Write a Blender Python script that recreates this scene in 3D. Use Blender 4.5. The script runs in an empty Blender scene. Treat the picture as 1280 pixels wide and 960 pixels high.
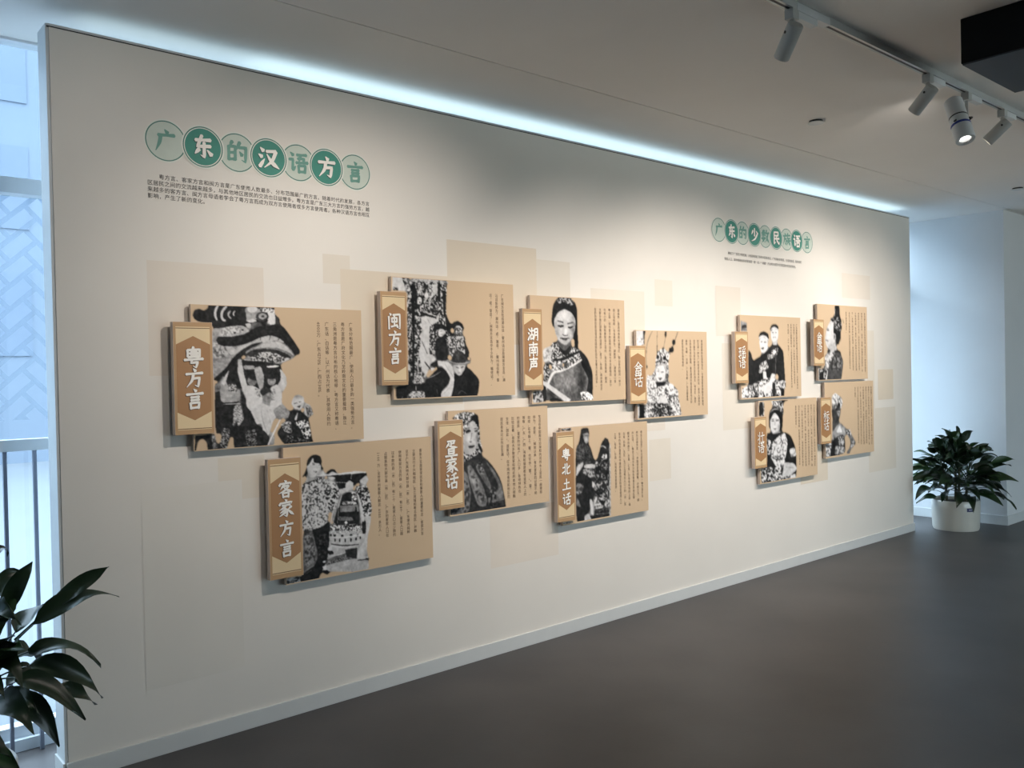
import bpy, bmesh, math, random
import numpy as np
from mathutils import Vector, Matrix

SC = bpy.context.scene
COL = SC.collection

# ------------------------------------------------------------------ camera
FPX = 1080.0                                   # focal length in pixels of the 1280x960 frame
YAW, PITCH, ROLL = 0.71246, -0.01257, -0.02047
CAM = np.array([0.0, -3.7378, 1.58])
_fw = np.array([math.sin(YAW)*math.cos(PITCH), math.cos(YAW)*math.cos(PITCH), math.sin(PITCH)])
_r0 = np.cross(_fw, [0, 0, 1]); _r0 /= np.linalg.norm(_r0)
_u0 = np.cross(_r0, _fw)
_rt = math.cos(ROLL)*_r0 + math.sin(ROLL)*_u0
_up = -math.sin(ROLL)*_r0 + math.cos(ROLL)*_u0
cd = bpy.data.cameras.new('camera')
cd.sensor_width = 36.0
cd.lens = 36.0*FPX/1280.0
cd.clip_start = 0.02
cam = bpy.data.objects.new('camera', cd)
COL.objects.link(cam)
cam.matrix_world = Matrix(((_rt[0], _up[0], -_fw[0], CAM[0]), (_rt[1], _up[1], -_fw[1], CAM[1]),
                           (_rt[2], _up[2], -_fw[2], CAM[2]), (0, 0, 0, 1)))
SC.camera = cam

def ray(px, py):
    return _fw + (px-640)/FPX*_rt + (480-py)/FPX*_up
def on_y(px, py, y):                            # measured point on a plane parallel to the exhibit wall
    d = ray(px, py); t = (y-CAM[1])/d[1]
    p = CAM+d*t
    return float(p[0]), float(p[2])

# ------------------------------------------------------------------ world, daylight, exposure
SC.view_settings.view_transform = 'Standard'
SC.view_settings.look = 'None'
SC.view_settings.exposure = 0.0
SC.view_settings.gamma = 1.0
SC.view_settings.use_curve_mapping = False
SC.cycles.max_bounces = 10
SC.cycles.diffuse_bounces = 6
SC.cycles.sample_clamp_indirect = 6.0
SC.cycles.use_denoising = True

SKY_STRENGTH = 8.8
w = bpy.data.worlds.new('overcast_sky')
SC.world = w
w.use_nodes = True
nt = w.node_tree
nt.nodes.clear()
n_out = nt.nodes.new('ShaderNodeOutputWorld')
n_bg = nt.nodes.new('ShaderNodeBackground')
n_tc = nt.nodes.new('ShaderNodeTexCoord')
n_sep = nt.nodes.new('ShaderNodeSeparateXYZ')
n_rmp = nt.nodes.new('ShaderNodeValToRGB')
nt.links.new(n_tc.outputs['Generated'], n_sep.inputs[0])
nt.links.new(n_sep.outputs['Z'], n_rmp.inputs[0])
nt.links.new(n_rmp.outputs[0], n_bg.inputs[0])
nt.links.new(n_bg.outputs[0], n_out.inputs[0])
n_bg.inputs[1].default_value = SKY_STRENGTH
cr = n_rmp.color_ramp                           # overcast sky: the zenith brighter than the horizon
cr.elements[0].position = 0.0; cr.elements[0].color = (0.31, 0.45, 0.60, 1)
cr.elements[1].position = 1.0; cr.elements[1].color = (0.93, 1.15, 1.38, 1)

FILL_WINDOW = 1.0

# ------------------------------------------------------------------ helpers
def lin(c):
    def f(v):
        v /= 255.0
        return v/12.92 if v <= 0.04045 else ((v+0.055)/1.055)**2.4
    return (f(c[0]), f(c[1]), f(c[2]), 1.0)

MATS = {}
def mat(name, rgb, rough=0.6, metal=0.0, var=0.05, scale=8.0, bump=0.0, spec=0.5, detail=4.0, coat=0.0, var_scale2=None):
    if name in MATS: return MATS[name]
    m = bpy.data.materials.new(name); m.use_nodes = True
    t = m.node_tree; b = t.nodes['Principled BSDF']
    b.inputs['Roughness'].default_value = rough
    b.inputs['Metallic'].default_value = metal
    b.inputs['Specular IOR Level'].default_value = spec
    b.inputs['Coat Weight'].default_value = coat
    c = lin(rgb)
    tc = t.nodes.new('ShaderNodeTexCoord')
    nz = t.nodes.new('ShaderNodeTexNoise'); nz.inputs['Scale'].default_value = scale; nz.inputs['Detail'].default_value = detail
    t.links.new(tc.outputs['Object'], nz.inputs['Vector'])
    rp = t.nodes.new('ShaderNodeValToRGB')
    rp.color_ramp.elements[0].position = 0.3; rp.color_ramp.elements[1].position = 0.7
    rp.color_ramp.elements[0].color = tuple(max(0, x*(1-var)) for x in c[:3])+(1,)
    rp.color_ramp.elements[1].color = tuple(min(1, x*(1+var)) for x in c[:3])+(1,)
    t.links.new(nz.outputs['Fac'], rp.inputs[0])
    t.links.new(rp.outputs[0], b.inputs['Base Color'])
    if bump:
        bp = t.nodes.new('ShaderNodeBump'); bp.inputs['Strength'].default_value = bump; bp.inputs['Distance'].default_value = 0.002
        n2 = t.nodes.new('ShaderNodeTexNoise'); n2.inputs['Scale'].default_value = var_scale2 or scale*20; n2.inputs['Detail'].default_value = 6
        t.links.new(tc.outputs['Object'], n2.inputs['Vector'])
        t.links.new(n2.outputs['Fac'], bp.inputs['Height'])
        t.links.new(bp.outputs[0], b.inputs['Normal'])
    MATS[name] = m
    return m

def emit(name, rgb, strength):
    if name in MATS: return MATS[name]
    m = bpy.data.materials.new(name); m.use_nodes = True
    b = m.node_tree.nodes['Principled BSDF']
    b.inputs['Base Color'].default_value = (0.8, 0.8, 0.8, 1)
    b.inputs['Emission Color'].default_value = rgb+(1,)
    b.inputs['Emission Strength'].default_value = strength
    MATS[name] = m
    return m

class MB:
    """collects shapes into one mesh"""
    def __init__(s): s.v = []; s.f = []; s.m = []
    def quadbox(s, x0, x1, y0, y1, z0, z1, mi=0):
        b = len(s.v)
        s.v += [(x0,y0,z0),(x1,y0,z0),(x1,y1,z0),(x0,y1,z0),(x0,y0,z1),(x1,y0,z1),(x1,y1,z1),(x0,y1,z1)]
        for f in ((0,3,2,1),(4,5,6,7),(0,1,5,4),(1,2,6,5),(2,3,7,6),(3,0,4,7)):
            s.f.append(tuple(b+i for i in f)); s.m.append(mi)
        return s
    def poly(s, pts, mi=0):
        b = len(s.v); s.v += [tuple(p) for p in pts]; s.f.append(tuple(range(b, b+len(pts)))); s.m.append(mi); return s
    def lathe(s, prof, n=24, c=(0,0,0), M=None, mi=0, cap=True):
        b = len(s.v)
        for r, z in prof:
            for k in range(n):
                a = 2*math.pi*k/n
                p = Vector((r*math.cos(a), r*math.sin(a), z))
                if M is not None: p = M @ p
                s.v.append((p.x+c[0], p.y+c[1], p.z+c[2]))
        for i in range(len(prof)-1):
            for k in range(n):
                k2 = (k+1) % n
                s.f.append((b+i*n+k, b+i*n+k2, b+(i+1)*n+k2, b+(i+1)*n+k)); s.m.append(mi)
        if cap:
            s.f.append(tuple(b+k for k in range(n))[::-1]); s.m.append(mi)
            s.f.append(tuple(b+(len(prof)-1)*n+k for k in range(n))); s.m.append(mi)
        return s
    def tube(s, pts, rads, n=8, mi=0):
        b = len(s.v); pts = [Vector(p) for p in pts]
        for i, p in enumerate(pts):
            t = (pts[min(i+1, len(pts)-1)]-pts[max(i-1, 0)]).normalized()
            a = t.cross(Vector((0, 0, 1)));  a = a if a.length > 1e-3 else t.cross(Vector((0, 1, 0)))
            a.normalize(); c = t.cross(a)
            for k in range(n):
                q = 2*math.pi*k/n
                s.v.append(tuple(p+(a*math.cos(q)+c*math.sin(q))*rads[i]))
        for i in range(len(pts)-1):
            for k in range(n):
                k2 = (k+1) % n
                s.f.append((b+i*n+k, b+i*n+k2, b+(i+1)*n+k2, b+(i+1)*n+k)); s.m.append(mi)
        s.f.append(tuple(b+k for k in range(n))[::-1]); s.m.append(mi)
        s.f.append(tuple(b+(len(pts)-1)*n+k for k in range(n))); s.m.append(mi)
        return s
    def build(s, name, mats, parent=None, smooth=False, bevel=0.0):
        me = bpy.data.meshes.new(name)
        me.from_pydata(s.v, [], s.f)
        if not isinstance(mats, (list, tuple)): mats = [mats]
        for m in mats: me.materials.append(m)
        if len(mats) > 1: me.polygons.foreach_set('material_index', s.m)
        bm = bmesh.new(); bm.from_mesh(me)
        if bevel:
            bmesh.ops.bevel(bm, geom=[e for e in bm.edges], offset=bevel, segments=2, affect='EDGES', profile=0.6)
        bmesh.ops.recalc_face_normals(bm, faces=bm.faces)
        bm.to_mesh(me); bm.free()
        if smooth:
            me.polygons.foreach_set('use_smooth', [True]*len(me.polygons))
            if hasattr(me, 'set_sharp_from_angle'): me.set_sharp_from_angle(angle=math.radians(40))
        return link(name, me, parent)

def link(name, me, parent=None):
    o = bpy.data.objects.new(name, me); COL.objects.link(o)
    if parent is not None:
        o.parent = parent
        o.matrix_parent_inverse = parent.matrix_world.inverted()
    return o

def box(name, x0, x1, y0, y1, z0, z1, m, parent=None, bevel=0.0):
    return MB().quadbox(x0, x1, y0, y1, z0, z1).build(name, m, parent, bevel=bevel)

def thing(name, label, cat, loc=(0, 0, 0), group=None):
    o = bpy.data.objects.new(name, None); COL.objects.link(o)
    o.location = loc; o.empty_display_size = 0.05
    o.matrix_world = Matrix.Translation(loc)
    o['label'] = label; o['category'] = cat
    if group: o['group'] = group
    return o
def tag(o, label, cat, group=None):
    o['label'] = label; o['category'] = cat
    if group: o['group'] = group
    return o
def struct(o, label=None):
    o['kind'] = 'structure'
    if label: o['label'] = label
    return o

# ------------------------------------------------------------------ structure: the hall
CEIL = 3.065
XL, XR, TOP, THK = 0.8595, 8.2587, 2.986, 0.13     # the free-standing partition
WIN_Y = 0.45
XB0, XB1, YB = -3.0, 13.0, -7.5
FAR_X, FAR_Y = 9.10, -0.525

M_floor = mat('dark_vinyl_floor', (68, 65, 64), rough=0.42, var=0.24, scale=1.6, bump=0.12, spec=0.4, detail=9, var_scale2=60)
M_white = mat('white_paint', (212, 214, 214), rough=0.75, var=0.02, scale=3, bump=0.03)
M_greyw = mat('grey_wall_paint', (150, 149, 146), rough=0.8, var=0.03)
M_ceil = mat('ceiling_paint', (222, 219, 214), rough=0.85, var=0.02, scale=2, bump=0.03)
M_seam = mat('ceiling_joint', (60, 58, 56), rough=0.9)
M_wallp = mat('cream_wallpaper', (224, 219, 210), rough=0.8, var=0.035, scale=1.3, bump=0.10, detail=8, var_scale2=120)
M_wcore = mat('partition_paint', (205, 208, 208), rough=0.55, var=0.02)
M_base = mat('baseboard_paint', (206, 208, 206), rough=0.5, var=0.02)
M_frame = mat('grey_window_frame', (206, 212, 216), rough=0.4, var=0.03, metal=0.0)

struct(box('floor', XB0, XB1, YB, 0.56, -0.1, 0.0, M_floor))
c1 = MB().quadbox(XB0, XB1, YB, -0.566, CEIL, CEIL+0.05).build('ceiling', M_ceil); struct(c1)
c2 = MB().quadbox(XB0, XB1, -0.560, 0.56, CEIL, CEIL+0.05).build('ceiling', M_ceil); struct(c2)
struct(box('trim_1', XB0, XB1, -0.585, -0.54, CEIL+0.05, CEIL+0.07, M_seam))

# partition: core + wallpaper face + baseboard
part = struct(box('wall_partition', XL, XR, 0.004, THK, 0.0, TOP, M_wcore))
box('wallpaper_face', XL+0.012, XR-0.004, -0.0005, 0.004, 0.0, TOP-0.014, M_wallp, part)
box('top_groove', XL+0.004, XR-0.004, -0.0002, 0.004, TOP-0.014, TOP-0.009, M_seam, part)
box('top_trim', XL+0.004, XR-0.004, -0.001, 0.004, TOP-0.009, TOP, M_wcore, part)
struct(box('baseboard_front', XL+0.004, XR, -0.012, 0.0, 0.0, 0.076, M_base, bevel=0.002))
struct(box('baseboard_end', XL-0.008, XL, -0.002, THK, 0.0, 0.076, M_base, bevel=0.002))

# end wall and its return to the right
struct(box('wall_right', FAR_X, XB1, FAR_Y, WIN_Y+0.11, 0.0, CEIL, M_white))
struct(box('baseboard_right', FAR_X-0.008, FAR_X, FAR_Y-0.008, WIN_Y, 0.0, 0.092, M_base, bevel=0.002))
struct(box('baseboard_return', FAR_X, XB1, FAR_Y-0.008, FAR_Y, 0.0, 0.092, M_base, bevel=0.002))
# the rest of the hall, behind the camera
struct(box('wall_left', XB0-0.1, XB0, YB, 0.56, 0.0, CEIL, M_greyw))
struct(box('wall_far_right', XB1, XB1+0.1, YB, 0.56, 0.0, CEIL, M_white))
wb = MB()
WBX0, WBX1, WBZ0, WBZ1 = 4.6, 10.2, 0.06, 2.75  # opening for the added window, sized to tune the fill
wb.quadbox(XB0, WBX0, YB-0.12, YB, 0, CEIL).quadbox(WBX1, XB1, YB-0.12, YB, 0, CEIL)
wb.quadbox(WBX0, WBX1, YB-0.12, YB, 0, WBZ0).quadbox(WBX0, WBX1, YB-0.12, YB, WBZ1, CEIL)
struct(wb.build('wall_back', M_greyw))

# ---- glass
def glass_mat(name, tint, refl=0.06):
    m = bpy.data.materials.new(name); m.use_nodes = True
    t = m.node_tree; t.nodes.clear()
    o = t.nodes.new('ShaderNodeOutputMaterial'); mx = t.nodes.new('ShaderNodeMixShader')
    tr = t.nodes.new('ShaderNodeBsdfTransparent'); tr.inputs[0].default_value = tint+(1,)
    gl = t.nodes.new('ShaderNodeBsdfGlossy'); gl.inputs['Roughness'].default_value = 0.02
    mx.inputs[0].default_value = refl
    t.links.new(tr.outputs[0], mx.inputs[1]); t.links.new(gl.outputs[0], mx.inputs[2]); t.links.new(mx.outputs[0], o.inputs[0])
    return m
M_glass = glass_mat('clear_glass', (0.93, 0.96, 0.97))
M_glass2 = glass_mat('warm_fill_glass', (0.97, 0.90, 0.80))  # glass of the added rear window, tinted to warm its fill

def film_mat():
    m = bpy.data.materials.new('frosted_film'); m.use_nodes = True
    t = m.node_tree; t.nodes.clear()
    o = t.nodes.new('ShaderNodeOutputMaterial'); mx = t.nodes.new('ShaderNodeMixShader')
    tr = t.nodes.new('ShaderNodeBsdfTransparent'); tr.inputs[0].default_value = (0.66, 0.73, 0.78, 1)
    df = t.nodes.new('ShaderNodeBsdfTranslucent'); df.inputs[0].default_value = (0.75, 0.78, 0.8, 1)
    mx.inputs[0].default_value = 0.08
    t.links.new(tr.outputs[0], mx.inputs[1]); t.links.new(df.outputs[0], mx.inputs[2]); t.links.new(mx.outputs[0], o.inputs[0])
    return m
M_film = film_mat()

# window wall behind the partition: frame members, panes
win = struct(box('window_1', XB0, FAR_X, WIN_Y, WIN_Y+0.10, 0.0, 0.05, M_frame))
MUL = [2.45]
box('window_head', XB0, FAR_X, WIN_Y+0.02, WIN_Y+0.10, CEIL-0.012, CEIL, M_frame, win)
box('transom', XB0, FAR_X, WIN_Y, WIN_Y+0.09, 2.395, 2.462, M_frame, win)
box('sill_panel', XB0, FAR_X, WIN_Y+0.03, WIN_Y+0.09, 0.05, 0.10, M_frame, win)
mulx = [XB0+0.03, -1.75, -0.5, 1.25, 2.5, 3.75, 5.0, 6.25, 7.5, 8.74]
for x in mulx:
    box('mullion', x-0.03, x+0.03, WIN_Y+0.002, WIN_Y+0.088, 0.10, CEIL-0.012, M_frame, win)
for a, b in zip(mulx, mulx[1:]+[FAR_X-0.03]):
    for z0, z1 in ((0.10, 2.395), (2.462, CEIL-0.012)):
        MB().poly([(a+0.03, WIN_Y+0.05, z0), (b-0.03 if b < 9 else b+0.03, WIN_Y+0.05, z0),
                   (b-0.03 if b < 9 else b+0.03, WIN_Y+0.05, z1), (a+0.03, WIN_Y+0.05, z1)]).build('pane', M_glass, win)

# lattice print on the glass: herringbone of bars at 45 degrees, clipped to the pane left of the partition
def clip(poly, axis, val, keep_less):
    out = []
    for i in range(len(poly)):
        p, q = poly[i], poly[(i+1) % len(poly)]
        a = (p[axis] <= val) == keep_less or p[axis] == val
        b = (q[axis] <= val) == keep_less or q[axis] == val
        if a: out.append(p)
        if a != b:
            t = (val-p[axis])/(q[axis]-p[axis])
            out.append((p[0]+(q[0]-p[0])*t, p[1]+(q[1]-p[1])*t))
    return out
lat = MB(); U = 0.072; G = 0.021
for i in range(-45, 46):
    for j in range(-45, 46):
        d = (i-j) % 4
        if d == 0: w_, h_ = 2*U, U
        elif d == 3: w_, h_ = U, 2*U
        else: continue
        for rx0, ry0, rx1, ry1 in ((0, 0, w_, G), (0, G, G, h_)):
            pts = [(i*U+rx0, j*U+ry0), (i*U+rx1, j*U+ry0), (i*U+rx1, j*U+ry1), (i*U+rx0, j*U+ry1)]
            c, s = math.cos(math.radians(43)), math.sin(math.radians(43))
            pts = [(0.4+x*c-y*s, 2.0+x*s+y*c) for x, y in pts]
            for ax, v, less in ((0, -0.46, False), (0, 1.21, True), (1, 1.42, False), (1, 2.39, True)):
                if len(pts) >= 3: pts = clip(pts, ax, v, less)
            if len(pts) >= 3:
                lat.poly([(x, WIN_Y+0.046, z) for x, z in pts])
lo = lat.build('lattice_print', M_film, win); lo['kind'] = 'stuff'

# unseen window added behind the camera to bring in daylight as fill
w2 = struct(box('window_fill', WBX0, WBX1, YB-0.10, YB-0.04, WBZ0, WBZ0+0.05, M_frame))
box('window_head', WBX0, WBX1, YB-0.10, YB-0.04, WBZ1-0.05, WBZ1, M_frame, w2)
for k in range(7):
    x = WBX0+(WBX1-WBX0)*k/6
    box('mullion', x-0.03, x+0.03, YB-0.10, YB-0.04, WBZ0+0.05, WBZ1-0.05, M_frame, w2)
    if k < 6:
        MB().poly([(x+0.03, YB-0.07, WBZ0+0.05), (x+(WBX1-WBX0)/6-.03, YB-0.07, WBZ0+0.05), (x+(WBX1-WBX0)/6-.03, YB-0.07, WBZ1-0.05), (x+0.03, YB-0.07, WBZ1-0.05)]).build('pane', M_glass2, w2)

def portal(name, loc, rot, sx, sy):
    l = bpy.data.lights.new(name, 'AREA'); l.shape = 'RECTANGLE'; l.size = sx; l.size_y = sy
    l.cycles.is_portal = True
    o = bpy.data.objects.new(name, l); COL.objects.link(o); o.location = loc; o.rotation_euler = rot
portal('portal_window', ((XB0+FAR_X)/2, WIN_Y+0.16, CEIL/2), (math.radians(-90), 0, 0), FAR_X-XB0, CEIL)
portal('portal_window', ((WBX0+WBX1)/2, YB-0.16, (WBZ0+WBZ1)/2), (math.radians(90), 0, 0), WBX1-WBX0, WBZ1-WBZ0)

# outside: paved ground and a pale building across the street
M_pave = mat('pale_paving', (93, 99, 104), rough=0.9, var=0.05, scale=0.6)
M_fac = mat('pale_facade', (99, 110, 122), rough=0.8, var=0.03, scale=0.5)
M_facg = mat('facade_glass', (95, 107, 121), rough=0.8, var=0.05, scale=0.3)
struct(MB().quadbox(-60, 80, 0.62, 90, -0.35, -0.25).build('ground_outside', M_pave))
struct(MB().quadbox(-60, 80, -90, YB-0.2, -0.35, -0.25).build('ground_outside', mat('bounce_yard', (190, 187, 181), rough=0.9, var=0.05, scale=0.6)))  # unseen yard, kept bright so daylight bounces up to the ceiling
bld = thing('office_building', 'pale office building seen faintly through the window on the left', 'building', (6, 16, -0.25))
box('facade', -20, 24, 18.6, 30, -0.25, 10.5, M_fac, bld)
for k in range(3):
    for q in range(7):
        x = -19.5+q*6.2
        box('window', x, x+5.6, 18.57, 18.62, 2.2+2.9*k, 4.1+2.9*k, M_facg, bld)

# LED strip carried on a small ledge behind the top of the partition, shining at the ceiling
led = thing('led_strip', 'thin cool white light strip behind the top edge of the exhibit wall', 'light strip', (4.9, 0.16, 2.962))
box('strip_body', 1.0, XR-0.02, THK+0.001, 0.188, 2.975, 2.987, M_frame, led)
box('strip_end_diffuser', 1.0, 1.75, 0.012, 0.186, 2.987, 2.990, emit('led_glow_dim', (0.62, 0.86, 1.0), 0.65), led)
box('strip_diffuser', 1.75, XR-0.02, 0.012, 0.186, 2.987, 2.990, emit('led_glow', (0.62, 0.86, 1.0), 1.3), led)

# ------------------------------------------------------------------ railing in front of the left window
M_rail = mat('grey_rail_metal', (196, 202, 206), rough=0.4, metal=0.0, var=0.03)
M_post = mat('dark_rail_post', (112, 118, 132), rough=0.4, metal=0.3, var=0.03)
rl = thing('window_railing', 'grey metal handrail on slim posts before the left window', 'railing', (0.4, WIN_Y-0.03, 0))
box('handrail', -1.6, 1.25, WIN_Y-0.05, WIN_Y-0.008, 1.292, 1.342, M_rail, rl, bevel=0.004)
k = 0
xx = 0.868
while xx > -1.55:
    box('baluster', xx-0.007, xx+0.007, WIN_Y-0.04, WIN_Y-0.02, 0.0, 1.292, M_post, rl); xx -= 0.113
for xx in (0.981, 1.094, 1.207):
    box('baluster', xx-0.007, xx+0.007, WIN_Y-0.04, WIN_Y-0.02, 0.0, 1.292, M_post, rl)

# ------------------------------------------------------------------ ceiling fittings
M_fit = mat('white_fitting', (196, 200, 200), rough=0.45, var=0.02)
M_fitd = mat('lamp_grey_white', (168, 170, 166), rough=0.5, var=0.03)
M_black = mat('black_plastic', (12, 12, 13), rough=0.5, var=0.1)
M_boxb = mat('black_housing', (3, 3, 4), rough=0.7, spec=0.2, var=0.15, scale=4)
M_blue = mat('blue_band', (28, 52, 130), rough=0.4)
M_alu = mat('brushed_track', (176, 180, 178), rough=0.35, metal=0.2, var=0.03)
M_lens = emit('lamp_lens', (1.0, 0.86, 0.70), 30.0)

TY = -1.83
tr = thing('lighting_track', 'white ceiling lighting track with a dark slot running along its underside', 'lighting track', (4.0, TY, CEIL))
TX0, TX1 = -0.5, 8.6
box('track_back', TX0, TX1, TY-0.018, TY+0.018, CEIL-0.006, CEIL, M_alu, tr)
box('track_side', TX0, TX1, TY-0.018, TY-0.007, CEIL-0.032, CEIL-0.006, M_alu, tr)
box('track_side', TX0, TX1, TY+0.007, TY+0.018, CEIL-0.032, CEIL-0.006, M_alu, tr)
box('slot', TX0, TX1, TY-0.007, TY+0.007, CEIL-0.0305, CEIL-0.006, M_black, tr)
box('feed_cover', 3.20, 3.46, TY-0.020, TY+0.020, CEIL-0.036, CEIL-0.004, M_fit, tr, bevel=0.002)

def spot_light(name, loc, target, watts, ang, blend, col=(1.0, 0.905, 0.83), r=0.022):
    l = bpy.data.lights.new(name, 'SPOT'); l.energy = watts; l.spot_size = math.radians(ang); l.spot_blend = blend
    l.color = col; l.shadow_soft_size = r
    o = bpy.data.objects.new(name, l); COL.objects.link(o); o.location = loc
    o.rotation_euler = (Vector(target)-Vector(loc)).to_track_quat('-Z', 'Y').to_euler()
    return o

def track_spot(x, target, label, watts, ang=88, blend=1.0, length=0.135, R=0.033):
    t = thing('track_spotlight', label, 'spotlight', (x, TY, CEIL-0.032), 'spotlights on the ceiling track')
    box('adapter', x+0.02, x+0.17, TY-0.016, TY+0.016, CEIL-0.064, CEIL-0.0325, M_fit, t, bevel=0.003)
    box('adapter_clip', x-0.024, x+0.022, TY-0.020, TY+0.020, CEIL-0.074, CEIL-0.0325, M_fitd, t, bevel=0.003)
    MB().lathe([(0.011, 0), (0.011, 0.035)], 12, (x, TY, CEIL-0.107)).build('stem', M_fitd, t, smooth=True)
    piv = Vector((x, TY, CEIL-0.125))
    d = (Vector(target)-piv).normalized()
    q = d.to_track_quat('Z', 'Y').to_matrix().to_4x4()
    a = piv - d*0.025
    h = MB().lathe([(R-0.004, -0.012), (R, -0.008), (R, length-0.004), (R-0.003, length), (R-0.005, length-0.002), (R-0.008, length-0.03)], 32, tuple(a), q).build('lamp_head', M_fitd, t, smooth=True)
    MB().lathe([(R-0.0075, length-0.029), (0.0005, length-0.027)], 24, tuple(a), q).build('lens', M_lens, h)
    side = d.cross(Vector((0, 0, 1))).normalized()
    if side.dot(Vector(CAM)-piv) < 0: side = -side
    qs = side.to_track_quat('Z', 'Y').to_matrix().to_4x4()
    MB().lathe([(0.006, R-0.002), (0.006, R+0.002)], 10, tuple(piv), qs).build('pivot_screw', M_black, h)
    p = a + d*(length+0.006)
    l = spot_light('spot_beam', p, target, watts, ang, blend)
    l.parent = t; l.matrix_parent_inverse = t.matrix_world.inverted()
    return t

hx_ = [on_y(990, 25, TY)[0], on_y(1160, 100, TY)[0], on_y(1253, 140, TY)[0]]
HEADS = [
    (hx_[0], (4.0, 0, 1.0), 'slim white spotlight at the near end of the track, hanging steeply', 140),
    (hx_[1], (4.75, 0, 1.25), 'slim white spotlight beyond the feed box, left of the banded projector lamp', 100),
    (hx_[2], (4.97, 0, 1.2), 'slim white spotlight tilted nearly flat, right of the banded projector lamp', 85),
    (2.15, (2.25, 0, 1.55), 'slim white spotlight on the track above the top frame edge', 108),
    (1.35, (1.15, 0, 1.85), 'slim white spotlight on the track over the camera, nearest the left end', 32),
    (6.7, (6.35, 0, 1.5), 'slim white spotlight on the track, first past the right frame edge', 145),
    (7.6, (7.2, 0, 1.45), 'slim white spotlight on the track, second past the right frame edge', 92),
]
for x, tg, lb, wt in HEADS:
    track_spot(x, tg, lb, wt)

# the bigger framing projector with the blue band
fx = on_y(1208, 112, TY)[0]
fp = thing('projector_spotlight', 'large white spotlight with blue and black bands hanging from the track', 'spotlight', (fx, TY, CEIL-0.032))
box('adapter', fx+0.02, fx+0.17, TY-0.016, TY+0.016, CEIL-0.064, CEIL-0.0325, M_fit, fp, bevel=0.003)
box('adapter_clip', fx-0.024, fx+0.022, TY-0.020, TY+0.020, CEIL-0.074, CEIL-0.0325, M_fitd, fp, bevel=0.003)
MB().lathe([(0.009, 0), (0.009, 0.10)], 12, (fx, TY, CEIL-0.168)).build('stem', M_fitd, fp, smooth=True)
_a = on_y(1191, 126.5, -1.79); _b2 = on_y(1207, 175, -1.88)
fa = Vector((_a[0], -1.79, _a[1])); fb = Vector((_b2[0], -1.88, _b2[1]))
fd = (fb-fa).normalized(); fL = (fb-fa).length
fq = fd.to_track_quat('Z', 'Y').to_matrix().to_4x4()
R = 0.046
hd = MB().lathe([(R-0.006, 0), (R, 0.006), (R, 0.118), (R-0.003, 0.119), (R-0.003, 0.121), (R, 0.122), (R, fL*0.62),
                 (R+0.003, fL*0.63), (R+0.003, fL-0.004), (R, fL), (R-0.014, fL-0.001), (R-0.017, fL-0.03)], 36, tuple(fa), fq).build('lamp_head', M_fit, fp, smooth=True)
MB().lathe([(R+0.001, 0.114), (R+0.001, 0.121)], 36, tuple(fa), fq, cap=False).build('black_band', M_black, hd)
MB().lathe([(R+0.0035, fL*0.625), (R+0.0035, fL*0.625+0.014)], 36, tuple(fa), fq, cap=False).build('blue_band', M_blue, hd)
MB().lathe([(R-0.0145, fL-0.0015), (R-0.0172, fL-0.055)], 30, tuple(fa), fq, cap=False).build('lamp_bore', M_black, hd)
MB().lathe([(R-0.017, fL-0.029), (0.0005, fL-0.027)], 24, tuple(fa), fq).build('lens', emit('projector_lens', (1.0, 0.95, 0.9), 4.0), hd)
pv = Vector((fx, TY, CEIL-0.165))
MB().tube([pv, pv.lerp(fa+fd*0.12, 0.5)], [0.008, 0.008], 10).build('yoke', M_fitd, fp)
MB().tube([pv+Vector((0.002, -0.01, -0.006)), pv+Vector((0.03, -0.014, 0.004))], [0.011, 0.006], 10).build('clamp_knob', M_black, fp)
kp = fa+fd*0.14-Vector((0.045, 0.0, 0))
MB().tube([kp, kp+Vector((-0.022, 0, -0.010))], [0.006, 0.004], 8).build('shutter_knob', M_black, fp)

# stray light from the vents of the projector's rear barrel, grazing the ceiling
_q = on_y(1184, 146, TY); _d = ray(1105, 166); _c = CAM+_d*((CEIL-CAM[2])/_d[2])
vl = spot_light('vent_beam', (_q[0], TY+0.03, _q[1]), tuple(_c), 9, 46, 1.0, r=0.03)
vl.parent = fp; vl.matrix_parent_inverse = fp.matrix_world.inverted()

# flush round ceiling covers
for (cx, cy, lb) in ((4.834, -0.997, 'small round white ceiling cover, the nearer one, left of the track'),
                     (8.09, -0.997, 'small round white ceiling cover, the farther one, near the end wall')):
    t = thing('ceiling_cover', lb, 'ceiling cover', (cx, cy, CEIL), 'round ceiling covers')
    MB().lathe([(0.040, -0.012), (0.040, 0.0)], 28, (cx, cy, CEIL)).build('collar', M_black, t)
    MB().lathe([(0.046, -0.016), (0.048, -0.014), (0.048, -0.012), (0.046, -0.011)], 32, (cx, cy, CEIL)).build('plate', M_fit, t, smooth=True)

bx = thing('ceiling_housing', 'large black box housing fixed under the ceiling at top right', 'housing', (4.23, -2.5, CEIL))
box('casing', 3.93, 4.54, -2.82, -2.19, 2.872, CEIL, M_boxb, bx, bevel=0.004)
box('bottom_cover', 3.935, 4.535, -2.815, -2.195, 2.866, 2.872, mat('dark_grey_cover', (26, 27, 33), rough=0.5, var=0.1), bx)

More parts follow.
